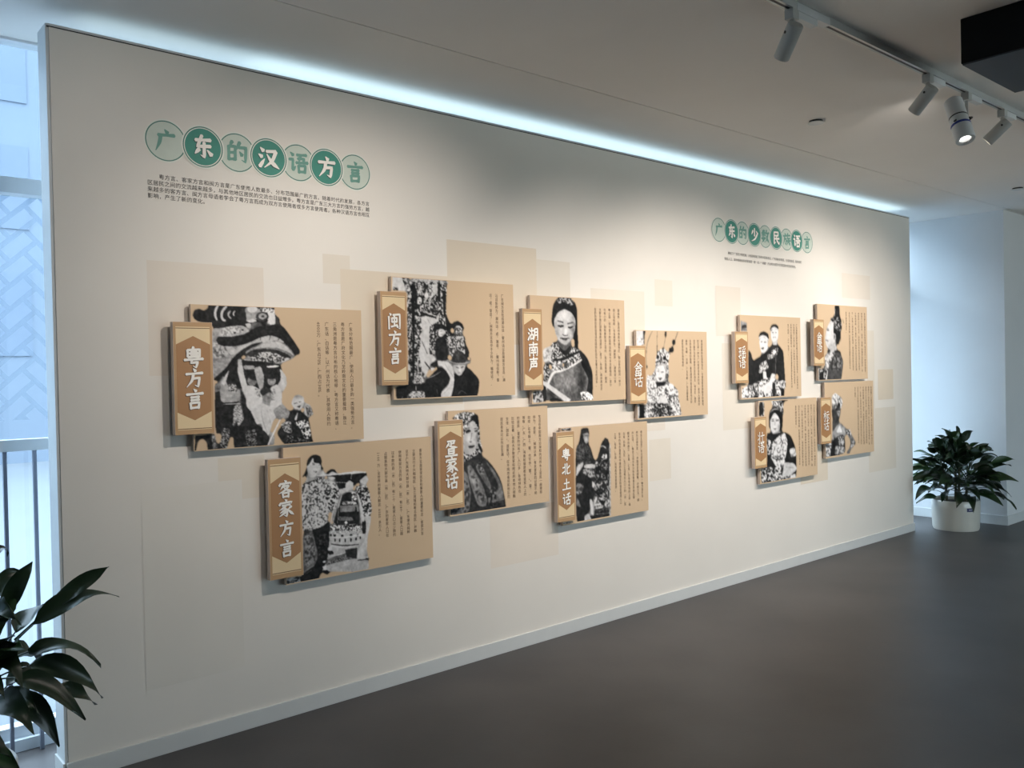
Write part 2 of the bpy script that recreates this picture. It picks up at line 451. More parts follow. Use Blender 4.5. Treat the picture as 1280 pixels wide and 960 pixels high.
# ------------------------------------------------------------------ plants
M_leaf = mat('glossy_dark_leaf', (30, 48, 28), rough=0.32, var=0.35, scale=6, bump=0.15, spec=0.5, var_scale2=40)
M_leaf2 = mat('mid_green_leaf', (42, 66, 34), rough=0.32, var=0.3, scale=6, bump=0.15, spec=0.5, var_scale2=40)
M_stem = mat('green_brown_cane', (74, 72, 50), rough=0.7, var=0.2, scale=20)
M_pot = mat('white_glazed_pot', (212, 208, 196), rough=0.28, var=0.04, scale=3, coat=0.3)
M_soil = mat('dark_soil', (36, 28, 22), rough=0.95, var=0.4, scale=60, bump=0.5)
M_tag = mat('navy_label', (26, 26, 82), rough=0.4)
M_tagp = mat('pale_print', (180, 180, 200), rough=0.5)

def leaf_mesh(name, rng, base, tip, sag, width, petiole, roll=0.0, wave=0.012, drop=0.0, mi=0, face=None):
    """leaf between two real points: a petiole, then an ovate blade that arches, folds and waves"""
    b = Vector(base); t = Vector(tip)
    L = (t-b).length
    ax = (t-b).normalized()
    side = ax.cross(Vector(face or (0, 0, 1)))
    if side.length < 0.15: side = ax.cross(Vector((1, 0.3, 0)))
    side.normalize(); side = Matrix.Rotation(roll, 3, ax) @ side
    up = side.cross(ax)
    vv, ff = [], []
    def spine(s):
        return b+ax*(L*s)+Vector((0, 0, 1))*(sag*4*s*(1-s))-Vector((0, 0, 1))*(drop*max(0, s-0.7)**2*10)
    pf = petiole
    n = 5
    for i in range(n):
        s = pf*i/(n-1); p = spine(s); r = 0.0042-0.0016*i/(n-1)
        for k in range(5):
            q = 2*math.pi*k/5; vv.append(p+side*math.cos(q)*r+up*math.sin(q)*r)
    for i in range(n-1):
        for k in range(5):
            k2 = (k+1) % 5; ff.append((i*5+k, i*5+k2, (i+1)*5+k2, (i+1)*5+k))
    o = len(vv); m = 11; ph = rng.uniform(0, 6.28); fr = rng.uniform(5, 8)
    tw = rng.uniform(-0.5, 0.5)
    for i in range(m):
        u = i/(m-1); s = pf+(1-pf)*u
        p = spine(s)
        wd = width*0.5*(math.sin(math.pi*min(1, u**0.72))**0.8 if 0 < u < 1 else 0.02)
        if u > 0.85: wd *= 0.86
        sd = Matrix.Rotation(tw*u, 3, ax) @ side; upp = sd.cross(ax)
        for c in (-1, -0.5, 0, 0.5, 1):
            z = abs(c)*wd*0.42+math.sin(u*fr+ph+c*1.5)*wave*abs(c)
            vv.append(p+sd*(c*wd)+upp*z)
    for i in range(m-1):
        for k in range(4):
            a = o+i*5+k; ff.append((a, a+1, a+6, a+5))
    me = bpy.data.meshes.new(name)
    me.from_pydata([tuple(v) for v in vv], [], ff)
    me.materials.append(M_leaf if mi == 0 else M_leaf2)
    me.polygons.foreach_set('use_smooth', [True]*len(me.polygons))
    return me

def pot(t, cx, cy, R, H, tagdir=None):
    MB().lathe([(R*0.90, 0.006), (R*0.93, 0.0), (R*0.965, 0.02), (R, H*0.75), (R, H-0.008), (R-0.006, H), (R-0.016, H-0.004), (R-0.018, H-0.05)], 56, (cx, cy, 0)).build('pot', M_pot, t, smooth=True)
    MB().lathe([(R-0.02, H-0.06), (R-0.02, H-0.035), (0.01, H-0.025)], 40, (cx, cy, 0)).build('soil', M_soil, t)
    if tagdir is not None:
        tm = MB(); tp = MB(); r = R+0.0015
        a0, a1, n = tagdir-0.16, tagdir+0.16, 8
        for i in range(n):
            p, q = a0+(a1-a0)*i/n, a0+(a1-a0)*(i+1)/n
            tm.poly([(cx+r*math.cos(p), cy+r*math.sin(p), H*0.67), (cx+r*math.cos(q), cy+r*math.sin(q), H*0.67),
                     (cx+r*math.cos(q), cy+r*math.sin(q), H*0.79), (cx+r*math.cos(p), cy+r*math.sin(p), H*0.79)])
            if 2 <= i <= 5:
                r2 = r+0.001
                tp.poly([(cx+r2*math.cos(p+.006), cy+r2*math.sin(p+.006), H*0.715), (cx+r2*math.cos(q-.006), cy+r2*math.sin(q-.006), H*0.715),
                         (cx+r2*math.cos(q-.006), cy+r2*math.sin(q-.006), H*0.745), (cx+r2*math.cos(p+.006), cy+r2*math.sin(p+.006), H*0.745)])
        lb = tm.build('sticker', M_tag, t); tp.build('sticker_print', M_tagp, lb)

def canes(t, rng, cx, cy, H, spots):
    for (dx, dy, h) in spots:
        MB().tube([(cx+dx, cy+dy, H-0.05), (cx+dx*1.2+rng.uniform(-.01, .01), cy+dy*1.2, H+h*0.5), (cx+dx*1.5, cy+dy*1.5, H+h)], [0.014, 0.011, 0.007], 8).build('cane', M_stem, t, smooth=True)

def bush(t, rng, cx, cy, H, n, spots, reach, keep=None, zmin=-0.06):
    for i in range(n):
        u = (i+0.5)/n
        az = i*2.39996+rng.uniform(-0.3, 0.3)
        dx, dy, h = spots[i % len(spots)]
        el = math.radians(75-82*u**0.8+rng.uniform(-10, 10))
        s = max(0.15, 1-u*0.85)
        b = Vector((cx+dx*1.3, cy+dy*1.3, H+h*s+rng.uniform(-.03, .03)))
        L = reach*rng.uniform(0.78, 1.08)*(0.55+0.45*math.cos(el))
        d = Vector((math.cos(az)*math.cos(el), math.sin(az)*math.cos(el), math.sin(el)))
        tp = b+d*L
        if tp.z < H+zmin: tp.z = H+zmin+rng.uniform(0, .06)
        if keep and not keep(b, tp): continue
        o = link('leaf', leaf_mesh('leaf', rng, b, tp, sag=rng.uniform(.015, .05), width=rng.uniform(.080, .105), petiole=rng.uniform(.36, .50),
                                   roll=rng.uniform(-.4, .4), wave=.010, drop=rng.uniform(.0, .06), mi=1 if rng.random() < .2 else 0,
                                   face=(rng.uniform(-.8, .8), rng.uniform(-1.0, .5), 1)), t)

rng = random.Random(5)
PX, PY = 8.63, -0.235
rp = thing('potted_plant', 'bushy dark green plant in white pot with navy sticker by the end wall', 'plant', (PX, PY, 0))
pot(rp, PX, PY, 0.212, 0.285, tagdir=math.atan2(CAM[1]-PY, CAM[0]-PX)+0.62)
sp = [(0, 0, .38), (.08, .03, .32), (-.07, .05, .34), (.02, -.08, .28), (-.03, -.04, .40)]
canes(rp, rng, PX, PY, 0.285, sp)
bush(rp, rng, PX, PY, 0.285, 150, sp, 0.46, keep=lambda b, t: t.y < WIN_Y-0.06 and t.x < FAR_X-0.03 and not (t.x < XR+0.02 and t.y > -0.03))

rng = random.Random(11)
LX, LY = 0.425, -0.30
lp = thing('potted_plant', 'dark plant with long leaves in a white pot, cut by the left frame edge', 'plant', (LX, LY, 0))
pot(lp, LX, LY, 0.212, 0.285)
sp = [(0, 0, .42), (.07, .03, .34), (-.06, .05, .36), (.02, -.07, .30), (-.08, -.04, .45)]
canes(lp, rng, LX, LY, 0.285, sp)
bush(lp, rng, LX, LY, 0.285, 110, sp, 0.42, keep=lambda b, t: t.x < LX+0.2 and t.y < WIN_Y-0.08)
def pt(px, py, y):
    x, z = on_y(px, py, y); return (x, y, z)
# leaves that reach out to the right: base px, tip px, distance planes, width
for (b, t, yb, yt, sag, wd, pe, ro, dr) in [
    ((18, 800), (136, 708), -.30, -.36, .015, .075, .36, .5, -.05),
    ((10, 812), (149, 741), -.32, -.40, .06, .085, .22, .25, .05),
    ((5, 830), (126, 822), -.28, -.42, .05, .085, .25, .1, .10),
    ((0, 845), (128, 862), -.30, -.34, .06, .10, .25, .1, .10),
    ((30, 862), (120, 876), -.30, -.22, .03, .06, .45, .2, .05),
    ((-5, 850), (107, 900), -.34, -.46, .055, .10, .22, -.15, .0),
    ((-10, 880), (74, 922), -.30, -.40, .06, .11, .2, .2, .10),
    ((-5, 790), (40, 702), -.30, -.35, .02, .08, .2, .6, .0),
    ((-15, 765), (30, 712), -.26, -.20, .03, .09, .2, .3, .05),
    ((0, 820), (62, 752), -.26, -.16, .03, .09, .3, -.4, .05),
    ((-10, 850), (50, 815), -.26, -.12, .04, .09, .3, .3, .10),
    ((-20, 700), (10, 683), -.26, -.22, .01, .05, .3, .3, .10),
    ((-10, 880), (62, 845), -.30, -.14, .05, .10, .25, .2, .12),
    ((-10, 905), (50, 880), -.30, -.46, .05, .11, .2, .2, .12),
    ((-20, 890), (40, 905), -.34, -.55, .05, .11, .2, .1, .10),
    ((-20, 840), (28, 850), -.30, -.50, .05, .10, .2, .1, .10),
    ((-20, 790), (25, 770), -.30, -.46, .05, .10, .2, .3, .10)]:
    link('leaf', leaf_mesh('leaf', rng, pt(*b, yb), pt(*t, yt), sag, wd*.82, pe, roll=ro-.25, wave=.014, drop=max(0, dr)*.35, mi=0, face=(CAM[0]-.5, (CAM[1]+.3)*.45, 1.3)), lp)

# ------------------------------------------------------------------ printed patches on the wallpaper
M_patch = [mat('patch_beige', (217, 205, 186), rough=0.85, var=0.03, scale=2), mat('patch_pale', (219, 211, 197), rough=0.85, var=0.03, scale=2),
           mat('patch_warm', (221, 212, 199), rough=0.85, var=0.03, scale=2),
           mat('patch_faint', (222, 217, 207), rough=0.85, var=0.03, scale=2)]
for ip, (x0, y0, x1, y1, x2, y2, k) in enumerate([      # top-left, top-right, bottom-left pixel measured on the wall plane
    (183,325, 329,335, 186,470, 2), (403,317, 437,320, 404,354, 1), (425,336, 575,342, 430,512, 0), (558,299, 670,310, 559,430, 0),
    (670,324, 712,328, 671,372, 1), (738,360, 805,364, 738,430, 1), (818,349, 840,350, 818,382, 1), (272,573, 330,570, 273,602, 1),
    (302,598, 345,596, 302,624, 1), (612,640, 697,632, 613,711, 2), (811,550, 838,552, 811,602, 1), (902,429, 948,430, 905,538, 1),
    (1000,560, 1034,558, 1000,606, 0), (1097,462, 1116,462, 1098,500, 0), (1085,511, 1119,512, 1086,591, 1), (1083,413, 1092,413, 1084,560, 1),
    (1052,341, 1087,343, 1052,372, 2), (894,357, 925,358, 894,420, 2), (580,500, 830,470, 581,560, 2), (176,612, 300,600, 178,865, 3)]):
    a = on_y(x0, y0, 0); b = on_y(x1, y1, 0); c = on_y(x2, y2, 0); yp = -0.0006-0.00006*ip
    MB().poly([(a[0], yp, a[1]), (b[0], yp, a[1]), (b[0], yp, c[1]), (a[0], yp, c[1])]).build('printed_patch', M_patch[k], part)

# ------------------------------------------------------------------ lettering
GL = {}
_cu = bpy.data.curves.new('glyph', 'FONT'); _cu.resolution_u = 2
_go = bpy.data.objects.new('glyph', _cu); COL.objects.link(_go)
def glyph(ch, off=0.0):
    if (ch, off) in GL: return GL[(ch, off)]
    _cu.body = ch; _cu.offset = off
    bpy.context.view_layer.update()
    ob = _go.evaluated_get(bpy.context.evaluated_depsgraph_get())
    me = ob.to_mesh()
    v = np.array([(q.co.x, q.co.y) for q in me.vertices]).reshape(-1, 2); f = [tuple(p.vertices) for p in me.polygons]
    ob.to_mesh_clear()
    GL[(ch, off)] = (v, f)
    return v, f

def text_mesh(name, items, m, parent, y):
    """items: (char, x, z of the em box centre, em size, rotated?)"""
    V, F, n = [], [], 0
    for ch, x, z, em, rot in items:
        if ch in ' \u3000': continue
        v, f = glyph(ch, 0.0)
        if len(v) == 0: continue
        cx = 0.5 if ord(ch) > 0x2000 else (v[:, 0].min()+v[:, 0].max())/2
        g = (v-np.array([cx, 0.38]))*em
        if rot: g = np.stack([g[:, 1], -g[:, 0]], -1)
        V += [(x+p[0], y, z+p[1]) for p in g]; F += [tuple(i+n for i in q) for q in f]; n += len(g)
    me = bpy.data.meshes.new(name); me.from_pydata(V, [], F); me.materials.append(m)
    o = link(name, me, parent); o['kind'] = 'stuff'
    return o

# brush lettering: strokes in a 100 x 100 box, y down. h/v bars, p sweeps to a point, n presses then lifts, d dots, k hooks, z turns
BR = {
'广': 'd 46,6 57,19|h 20,30 84,25|p 30,29 27,56 10,92',
'东': 'h 20,26 80,20|z 46,5 28,50 80,44|k 54,32 54,90 40,82|p 34,60 17,80|d 66,60 83,78',
'的': 'p 30,5 18,24|v 14,26 14,84|z 14,28 42,25 41,82|h 16,53 39,51|h 16,80 38,78|p 62,5 46,40|k 56,28 89,25 85,86 68,78|d 60,44 71,59',
'汉': 'd 14,12 27,24|d 6,40 20,49|p 10,90 32,56|z 40,25 82,20|p 82,21 66,62 30,92|n 42,36 62,68 95,90',
'语': 'd 12,8 25,20|z 6,40 24,37 22,82|p 22,84 37,66|h 42,17 89,13|p 60,16 52,48|z 46,33 77,30 74,48|h 38,51 95,46|v 50,62 52,94|z 50,63 83,60 79,92|h 52,89 80,87',
'方': 'd 46,5 57,17|h 12,31 90,26|p 46,30 42,60 14,92|k 46,52 75,48 68,90 52,82',
'言': 'd 46,3 57,14|h 12,29 90,24|h 32,43 71,40|h 32,56 71,53|v 30,68 32,96|z 30,69 71,66 67,94|h 32,92 68,89',
'少': 'k 50,6 50,60 40,52|p 32,22 14,50|d 68,22 86,42|p 80,46 56,78 14,94',
'数': 'd 14,10 21,21|p 41,8 32,21|h 4,29 50,25|v 27,6 27,46|p 26,30 6,48|d 30,32 46,44|p 24,50 13,69 40,92|p 41,58 30,79 6,94|h 3,67 52,62|p 66,4 54,35|h 60,27 96,23|p 83,27 72,63 46,94|n 58,38 72,67 97,92',
'民': 'z 24,12 75,9 72,34|h 26,35 72,32|k 24,12 24,92 46,76|h 26,57 86,52|k 50,34 59,68 85,92 90,72',
'族': 'd 24,5 33,15|h 4,27 49,22|p 24,27 20,56 4,92|k 24,47 43,44 38,88 26,80|p 66,5 53,29|h 60,21 95,17|p 64,32 54,47|h 60,43 93,40|h 50,61 98,56|p 74,42 70,65 48,92|n 74,60 84,77 98,90',
'粤': 'p 50,2 42,13|v 22,15 22,48|z 22,16 79,13 77,48|d 36,20 43,28|p 63,20 56,28|h 30,32 70,29|v 50,18 50,47|p 48,32 34,44|d 52,32 66,43|h 24,49 76,46|h 6,62 94,57|k 42,60 37,76 68,72 60,98 46,90',
'客': 'd 45,2 55,11|d 18,17 15,31|k 18,21 85,17 78,31|p 44,24 20,52|z 40,35 69,32|p 69,33 48,58 8,74|n 38,40 62,58 96,70|v 33,72 36,97|z 34,73 69,70 66,97|h 36,93 66,91',
'家': 'd 45,2 55,10|d 16,18 13,32|k 16,22 87,17 80,30|h 28,35 75,32|p 50,35 38,48 10,60|k 40,46 59,64 54,96 38,88|p 46,58 14,76|p 52,70 10,94|p 83,42 62,58|n 60,54 75,74 97,90',
'闽': 'd 18,5 27,15|v 13,24 14,96|k 40,15 87,11 87,94 72,86|v 33,33 34,57|z 33,34 67,31 66,55|h 34,55 66,53|v 50,21 50,78|h 28,82 70,73|d 62,68 72,84',
'湖': 'd 8,12 19,22|d 3,38 15,47|p 5,90 21,56|h 23,29 55,25|v 38,7 38,52|v 28,53 28,86|z 28,55 51,52 50,84|h 28,81 50,79|p 64,13 64,62 52,94|k 64,15 91,11 91,92 78,84|h 66,37 88,34|h 66,57 88,54',
'南': 'h 12,21 88,15|v 50,1 50,35|v 16,37 16,96|k 16,39 85,35 85,94 70,86|d 36,43 43,54|p 65,41 56,54|h 30,58 70,55|h 27,74 73,71|v 50,55 50,95',
'声': 'h 14,17 86,12|v 50,1 50,31|h 23,33 77,29|z 26,46 79,42 75,67|h 28,66 75,63|v 50,45 50,64|p 26,45 26,70 4,98',
'疍': 'z 22,9 77,6 67,19|v 48,8 48,37|h 50,23 72,20|p 34,20 10,46|n 30,32 54,43 96,47|v 30,53 30,84|z 30,55 71,52 69,82|h 32,68 68,66|h 30,82 69,80|h 6,96 94,92',
'话': 'd 12,8 25,20|z 6,40 24,37 22,82|p 22,84 37,66|p 82,5 44,19|h 37,38 96,32|v 66,16 66,58|v 47,60 50,94|z 47,62 85,58 81,94|h 50,90 82,88',
'北': 'v 38,8 38,92|h 10,39 36,35|p 4,82 39,62|p 88,26 60,50|k 58,6 58,88 92,84 92,64',
'土': 'h 22,44 80,38|v 50,8 50,86|h 5,91 95,85',
'畲': 'p 50,1 34,23 3,40|n 52,5 70,24 97,38|h 32,33 68,30|h 20,46 80,42|k 50,32 50,56|p 38,49 22,60|d 62,47 80,58|v 22,64 24,98|z 22,65 77,62 76,97|h 26,80 74,78|h 24,96 76,94|v 50,63 50,95',
'瑶': 'h 5,21 39,17|h 7,48 37,44|p 3,84 42,70|v 22,20 22,78|p 86,5 48,17|d 48,24 55,35|d 66,20 73,31|p 90,20 80,35|p 56,40 47,53|h 54,47 87,43|h 42,62 96,57|v 68,46 68,90|z 50,70 50,92 89,89|v 89,70 89,94',
'壮': 'd 6,26 17,39|p 4,70 25,54|v 30,6 30,95|h 42,40 96,34|v 68,8 68,88|h 45,91 92,86',
'标': 'h 5,33 47,28|v 26,5 26,95|p 26,35 4,68|d 30,40 44,55|h 54,19 89,15|h 47,43 96,38|k 70,43 70,92 58,84|p 58,56 45,80|d 80,56 94,76',
}
PROF = {'h': (1.0, .78, 1.12), 'v': (1.08, .85, 1.0), 'p': (1.15, 1.0, .22), 'n': (.35, 1.0, 1.35, .25), 'd': (.35, 1.35), 'z': (.95, .9, 1.0), 'k': (.95, .95, 1.0, .2)}
def brush(ch, wd=5.6):
    """outline polygons of the brush strokes, in units of the box, y up, centred"""
    polys = []
    for st in BR[ch].split('|'):
        ty, rest = st.split(' ', 1)
        pts = [np.array([float(a) for a in q.split(',')]) for q in rest.split(' ')]
        pr = PROF[ty]; P, Rr = [], []
        seg = [np.linalg.norm(b-a) for a, b in zip(pts, pts[1:])]; tot = sum(seg); acc = 0
        for i, (a, b) in enumerate(zip(pts, pts[1:])):
            n = max(3, int(seg[i]/5))
            for k in range(n):
                s = k/n; P.append(a+(b-a)*s); Rr.append((acc+seg[i]*s)/tot)
            acc += seg[i]
        P.append(pts[-1]); Rr.append(1.0)
        P = np.array(P)
        if ty in 'pn' and len(pts) > 2:                     # soften the bends of the sweeps
            for _ in range(8): P[1:-1] = (P[:-2]+2*P[1:-1]+P[2:])/4
        Rr = np.interp(Rr, np.linspace(0, 1, len(pr)), pr)*wd
        T = np.gradient(P, axis=0); T /= np.linalg.norm(T, axis=1)[:, None]+1e-9
        N = np.stack([-T[:, 1], T[:, 0]], -1)
        l = P+N*Rr[:, None]; r = P-N*Rr[:, None]
        polys.append((l, r, P[0]-T[0]*Rr[0]*.6, P[-1]+T[-1]*Rr[-1]*.6))
    return polys
def brush_mesh(ch, name, cx, cz, size, y, m, parent, wd=5.6, dx=0.0, dz=0.0):
    mb = MB(); k = size/100.0; i = 0
    for l, r, s, e in brush(ch, wd):
        yy = y-0.00002*i; i += 1
        cv = lambda q: (cx+dx+(q[0]-50)*k, yy, cz+dz-(q[1]-50)*k)
        for a in range(len(l)-1):
            mb.poly([cv(l[a]), cv(l[a+1]), cv(r[a+1]), cv(r[a])])
        mb.poly([cv(s), cv(l[0]), cv(r[0])]); mb.poly([cv(e), cv(r[-1]), cv(l[-1])])
    return mb.build(name, m, parent)

# ------------------------------------------------------------------ the two round-letter titles
M_green = mat('title_green', (56, 134, 118), rough=0.6, var=0.08, scale=12)
M_greend = mat('title_green_dark', (70, 120, 108), rough=0.6, var=0.05)
M_greenl = mat('title_green_pale', (196, 206, 194), rough=0.7, var=0.05, scale=12)
M_greeng = mat('title_green_grey', (104, 152, 138), rough=0.6, var=0.12, scale=14)
M_halo = mat('title_halo', (222, 224, 214), rough=0.7, var=0.02)
M_ink = mat('title_shadow_ink', (30, 74, 66), rough=0.6)
M_wlet = mat('white_lettering', (236, 232, 224), rough=0.5, var=0.02)
M_hink = mat('text_ink', (66, 62, 58), rough=0.6)
M_bink = mat('panel_text_ink', (92, 72, 54), rough=0.6)

def disc_mesh(cx, cz, r0, r1, y, n=56):
    mb = MB()
    for k in range(n):
        a, b = 2*math.pi*k/n, 2*math.pi*(k+1)/n
        p = lambda r, q: (cx+r*math.cos(q), y, cz+r*math.sin(q))
        mb.poly([p(r1, a), p(r1, b), p(r0, b), p(r0, a)] if r0 > 0 else [p(r1, a), p(r1, b), (cx, y, cz)])
    return mb
def title(chars, centers, radii, label, name='wall_title'):
    c0 = on_y(*centers[0], 0)
    t = thing(name, label, 'title lettering', (c0[0], 0, c0[1]), 'round letter titles on the exhibit wall')
    cs = [on_y(px, py, 0) for px, py in centers]
    zs = np.poly1d(np.polyfit([c[0] for c in cs], [c[1] for c in cs], 1))
    for i, (ch, c) in enumerate(zip(chars, cs)):
        x, z = c[0], float(zs(c[0])); solid = i % 2 == 1
        R = radii[1] if solid else radii[0]
        y = -0.0022-(0.0012 if solid else 0)
        h = disc_mesh(x, z, 0, R*1.07, y).build('title_disc', M_halo, t)
        disc_mesh(x, z, R*0.945, R, y-0.0003).build('rim', M_greend, h)
        disc_mesh(x, z, 0, R*(0.90 if solid else 0.945), y-0.0002).build('fill', M_green if solid else M_greenl, h)
        if solid:
            brush_mesh(ch, 'character_shadow', x, z, R*1.26, y-0.0005, M_ink, h, wd=8.0, dx=-R*0.03, dz=-R*0.035)
        brush_mesh(ch, 'character', x, z, R*1.26, y-0.0012, M_wlet if solid else M_greeng, h, wd=7.0)
    return t
title('广东的汉语方言', [(170+a/4.267, 140+b/4.267) for a, b in [(158,158),(356,185),(538,218),(706,244),(865,272),(1014,297),(1166,322)]], (0.0855, 0.0885),
      'title of seven overlapping green and pale discs with brush characters, upper left of wall')
title('广东的少数民族语言', [(880+a/8.533, 260+b/8.533) for a, b in [(155,233),(290,253),(408,270),(534,287),(650,305),(765,322),(878,337),(985,353),(1095,368)]], (0.0855, 0.0885),
      'title of nine overlapping green and pale discs with brush characters, upper right of wall')

def paragraph(name, lines, p0, p1, pitch, em, label):
    """horizontal lines, justified between two measured pixels (first line left and right ends)"""
    a = on_y(*p0, 0); b = on_y(*p1, 0)
    z0 = (a[1]+b[1])/2
    t = thing(name, label, 'wall text', (a[0], 0, z0))
    for i, ln in enumerate(lines):
        st = (b[0]-a[0])/len(lines[1 if len(lines) > 2 else 0]); st = (b[0]-a[0])/len(ln) if len(ln) > 40 and len(lines) > 2 else (st if len(lines) > 2 else em)
        text_mesh('text_line', [(c, a[0]+st*(k+0.5), z0-pitch*i, em, False) for k, c in enumerate(ln)], M_hink, t, -0.002)
    return t
paragraph('wall_text', ['\u3000\u3000粤方言、客家方言和闽方言是广东使用人数最多、分布范围最广的方言。随着时代的发展，各方言',
    '区居民之间的交流越来越多，与其他地区居民的交流也日益增多。粤方言是广东三大方言的强势方言，越',
    '来越多的客方言、闽方言母语者学会了粤方言而成为双方言使用者或多方言使用者。各种汉语方言也相互',
    '影响，产生了新的变化。'], (183.5, 217.5), (461.5, 256.5), 0.0277, 0.0232, 'four lines of small dark text under the seven disc title')
paragraph('wall_text', ['\u3000\u3000聚居于广东的少数民族，大致使用着汉语和本民族语言。广东境内的瑶语、壮语和畲语，各有各的',
    '使用人口。其中使用较多的是瑶语“勉”话，“标敏”方言和壮语至今仍保留着本民族的特色。'], (905, 313.5), (1002, 330), 0.043, 0.0232,
    'two lines of very small dark text under the nine disc title')

# ------------------------------------------------------------------ the eleven exhibit panels
M_board = mat('board_print_beige', (205, 180, 149), rough=0.6, var=0.015, scale=2, spec=0.2)
M_side = mat('board_edge', (196, 180, 168), rough=0.6, var=0.03)
M_plq = mat('plaque_brown', (180, 144, 102), rough=0.5, var=0.04, scale=5)
M_plf = mat('plaque_cream', (222, 198, 156), rough=0.5, var=0.03, scale=4)
M_hex = mat('plaque_hexagon', (162, 119, 76), rough=0.5, var=0.06, scale=5)
M_line = mat('plaque_line', (120, 86, 56), rough=0.5)
M_chsh = mat('letter_shadow', (92, 66, 44), rough=0.6)
M_gap = mat('hanger_grey', (120, 118, 116), rough=0.6)
BY, PYF = -0.035, -0.060
PANELS = {}
def panel(key, name, label, bpx, ppx, chars, tx, cols):
    bs = [on_y(*p, BY) for p in bpx]; ps = [on_y(*p, PYF) for p in ppx]
    x0, x1 = (bs[0][0]+bs[3][0])/2, (bs[1][0]+bs[2][0])/2; z1, z0 = (bs[0][1]+bs[1][1])/2, (bs[2][1]+bs[3][1])/2
    q0, q1 = (ps[0][0]+ps[3][0])/2, (ps[1][0]+ps[2][0])/2; w1, w0 = (ps[0][1]+ps[1][1])/2, (ps[2][1]+ps[3][1])/2
    t = thing('exhibit_panel', label, 'exhibit panel', ((x0+x1)/2, 0, z0), 'photo panels on the exhibit wall')
    mb = MB().quadbox(x0, x1, BY, BY+0.02, z0, z1)
    bd = mb.build('board', [M_board, M_side], t)
    bd.data.polygons.foreach_set('material_index', [0 if p.normal.y < -0.5 else 1 for p in bd.data.polygons])
    for fx_, fz in ((.12, .15), (.88, .15), (.12, .85), (.88, .85)):
        MB().lathe([(0.012, 0.003), (0.012, -BY-0.02)], 10, (x0+(x1-x0)*fx_, 0, z0+(z1-z0)*fz), Matrix.Rotation(math.radians(90), 4, 'X')).build('standoff', M_gap, t)
    # name plaque with its frame, field, ribbon and raised letters
    W, H = q1-q0, w1-w0
    pl = box('name_plaque', q0, q1, PYF, BY+0.004, w0, w1, M_side, t, bevel=0.0012)
    y = PYF-0.0004
    def rect(a0, a1, b0, b1, yy): return [(q0+W*a0, yy, w0+H*b0), (q0+W*a1, yy, w0+H*b0), (q0+W*a1, yy, w0+H*b1), (q0+W*a0, yy, w0+H*b1)]
    MB().poly(rect(0.01, .99, .002, .998, y)).build('plaque_face', M_plq, pl)
    MB().poly(rect(.07, .93, .042, .958, y-.0004)).build('cream_field', M_plf, pl)
    for b0 in (.945, .052):
        MB().poly(rect(.07, .93, b0-.004, b0+.003, y-.0007)).build('rule_line', M_line, pl)
    hx = [(.07, .20), (.5, .125), (.93, .20), (.93, .80), (.5, .875), (.07, .80)]
    MB().poly([(q0+W*a, y-.0009, w0+H*b) for a, b in hx]).build('hexagon_ribbon', M_hex, pl)
    n = len(chars); cz = {2: (.60, .40), 3: (.685, .5, .315), 4: (.745, .585, .415, .25)}[n]
    size = {2: .50*W, 3: .56*W, 4: .56*W}[n]
    size = min(size, H*0.19)
    if key in ('B2', 'B6'): size = min(.50*W, H*.155)
    if n == 2: size = .58*W
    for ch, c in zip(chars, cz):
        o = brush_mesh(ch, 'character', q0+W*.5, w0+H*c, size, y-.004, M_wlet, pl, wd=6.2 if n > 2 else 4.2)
        brush_mesh(ch, 'letter_shadow', q0+W*.5, w0+H*c, size, y-.0016, M_chsh, pl, wd=7.2 if n > 2 else 4.8, dx=-size*.02, dz=-size*.02)  # flat dark copy set low left, painted as the letter's drop shadow
    # body text: vertical columns, right to left
    rx, rt, rb, lx_, ltop = tx
    A = on_y(rx, rt, BY); B = on_y(rx, rb, BY); Lf = on_y(lx_, ltop, BY)
    nmax = max(len(c) for c in cols); st = (A[1]-B[1])/nmax; dxc = (A[0]-Lf[0])/max(1, len(cols)-1)
    items = []
    for i, c in enumerate(cols):
        z = A[1]
        for ch in c:
            asc = ord(ch) < 0x80
            adv = st*(0.58 if asc else 1.0)
            items.append((ch, A[0]-dxc*i, z-adv/2, min(st*.96, dxc*.8), asc or ch in '（）“”'))
            z -= adv
    text_mesh('body_text', items, M_bink, t, BY-0.0009)
    PANELS[key] = (t, x0, x1, z0, z1)

def zc(k, ox, oy, pts): return [(ox+a/k, oy+b/k) for a, b in pts]
panel('B1', '', 'wide panel with a lion dance head held up by boys, leftmost upper panel',
  zc(4.8,210,370,[(137,50),(1160,85),(1173,855),(154,935)]), zc(4.8,210,370,[(24,155),(265,157),(280,825),(45,835)]), '粤方言', (438,403,536.5,397.8,404),
  ['广东分布范围最广、使用人口最多的一类强势方言。', '粤方言是广府文化乃至岭南文化的重要载体。珠江', '三角洲是粤方言分布的核心地带。粤方言又称粤语、', '广东话、白话等。以广州话为代表。其使用人数约', '4000万，广东占70%，广西占30%。'])
panel('B2', '', 'panel of a woman in flowered blouse shouldering a carrying pole, lowest on the wall',
  zc(4.57,320,540,[(162,92),(1000,25),(1010,710),(165,885)]), zc(4.57,320,540,[(68,158),(260,143),(268,820),(78,848)]), '客家方言', (525.5,560.5,683.5,472.8,566),
  ['客家方言是客家民系和客家人的重要标志。客家方言', '主要流行于兴梅地区、东江流域和粤北地区，并散', '见于广东其他大部分县（市、区）。广东境内纯粹', '使用客家方言的县（市、区）有18个，客家人口超', '过半数的县（市、区）有11个，客家人口占少数的', '占据其他大部分县（市、区）。广东的客家人口在', '2100 万，全世界的客家人数达 6500 多万人。'])
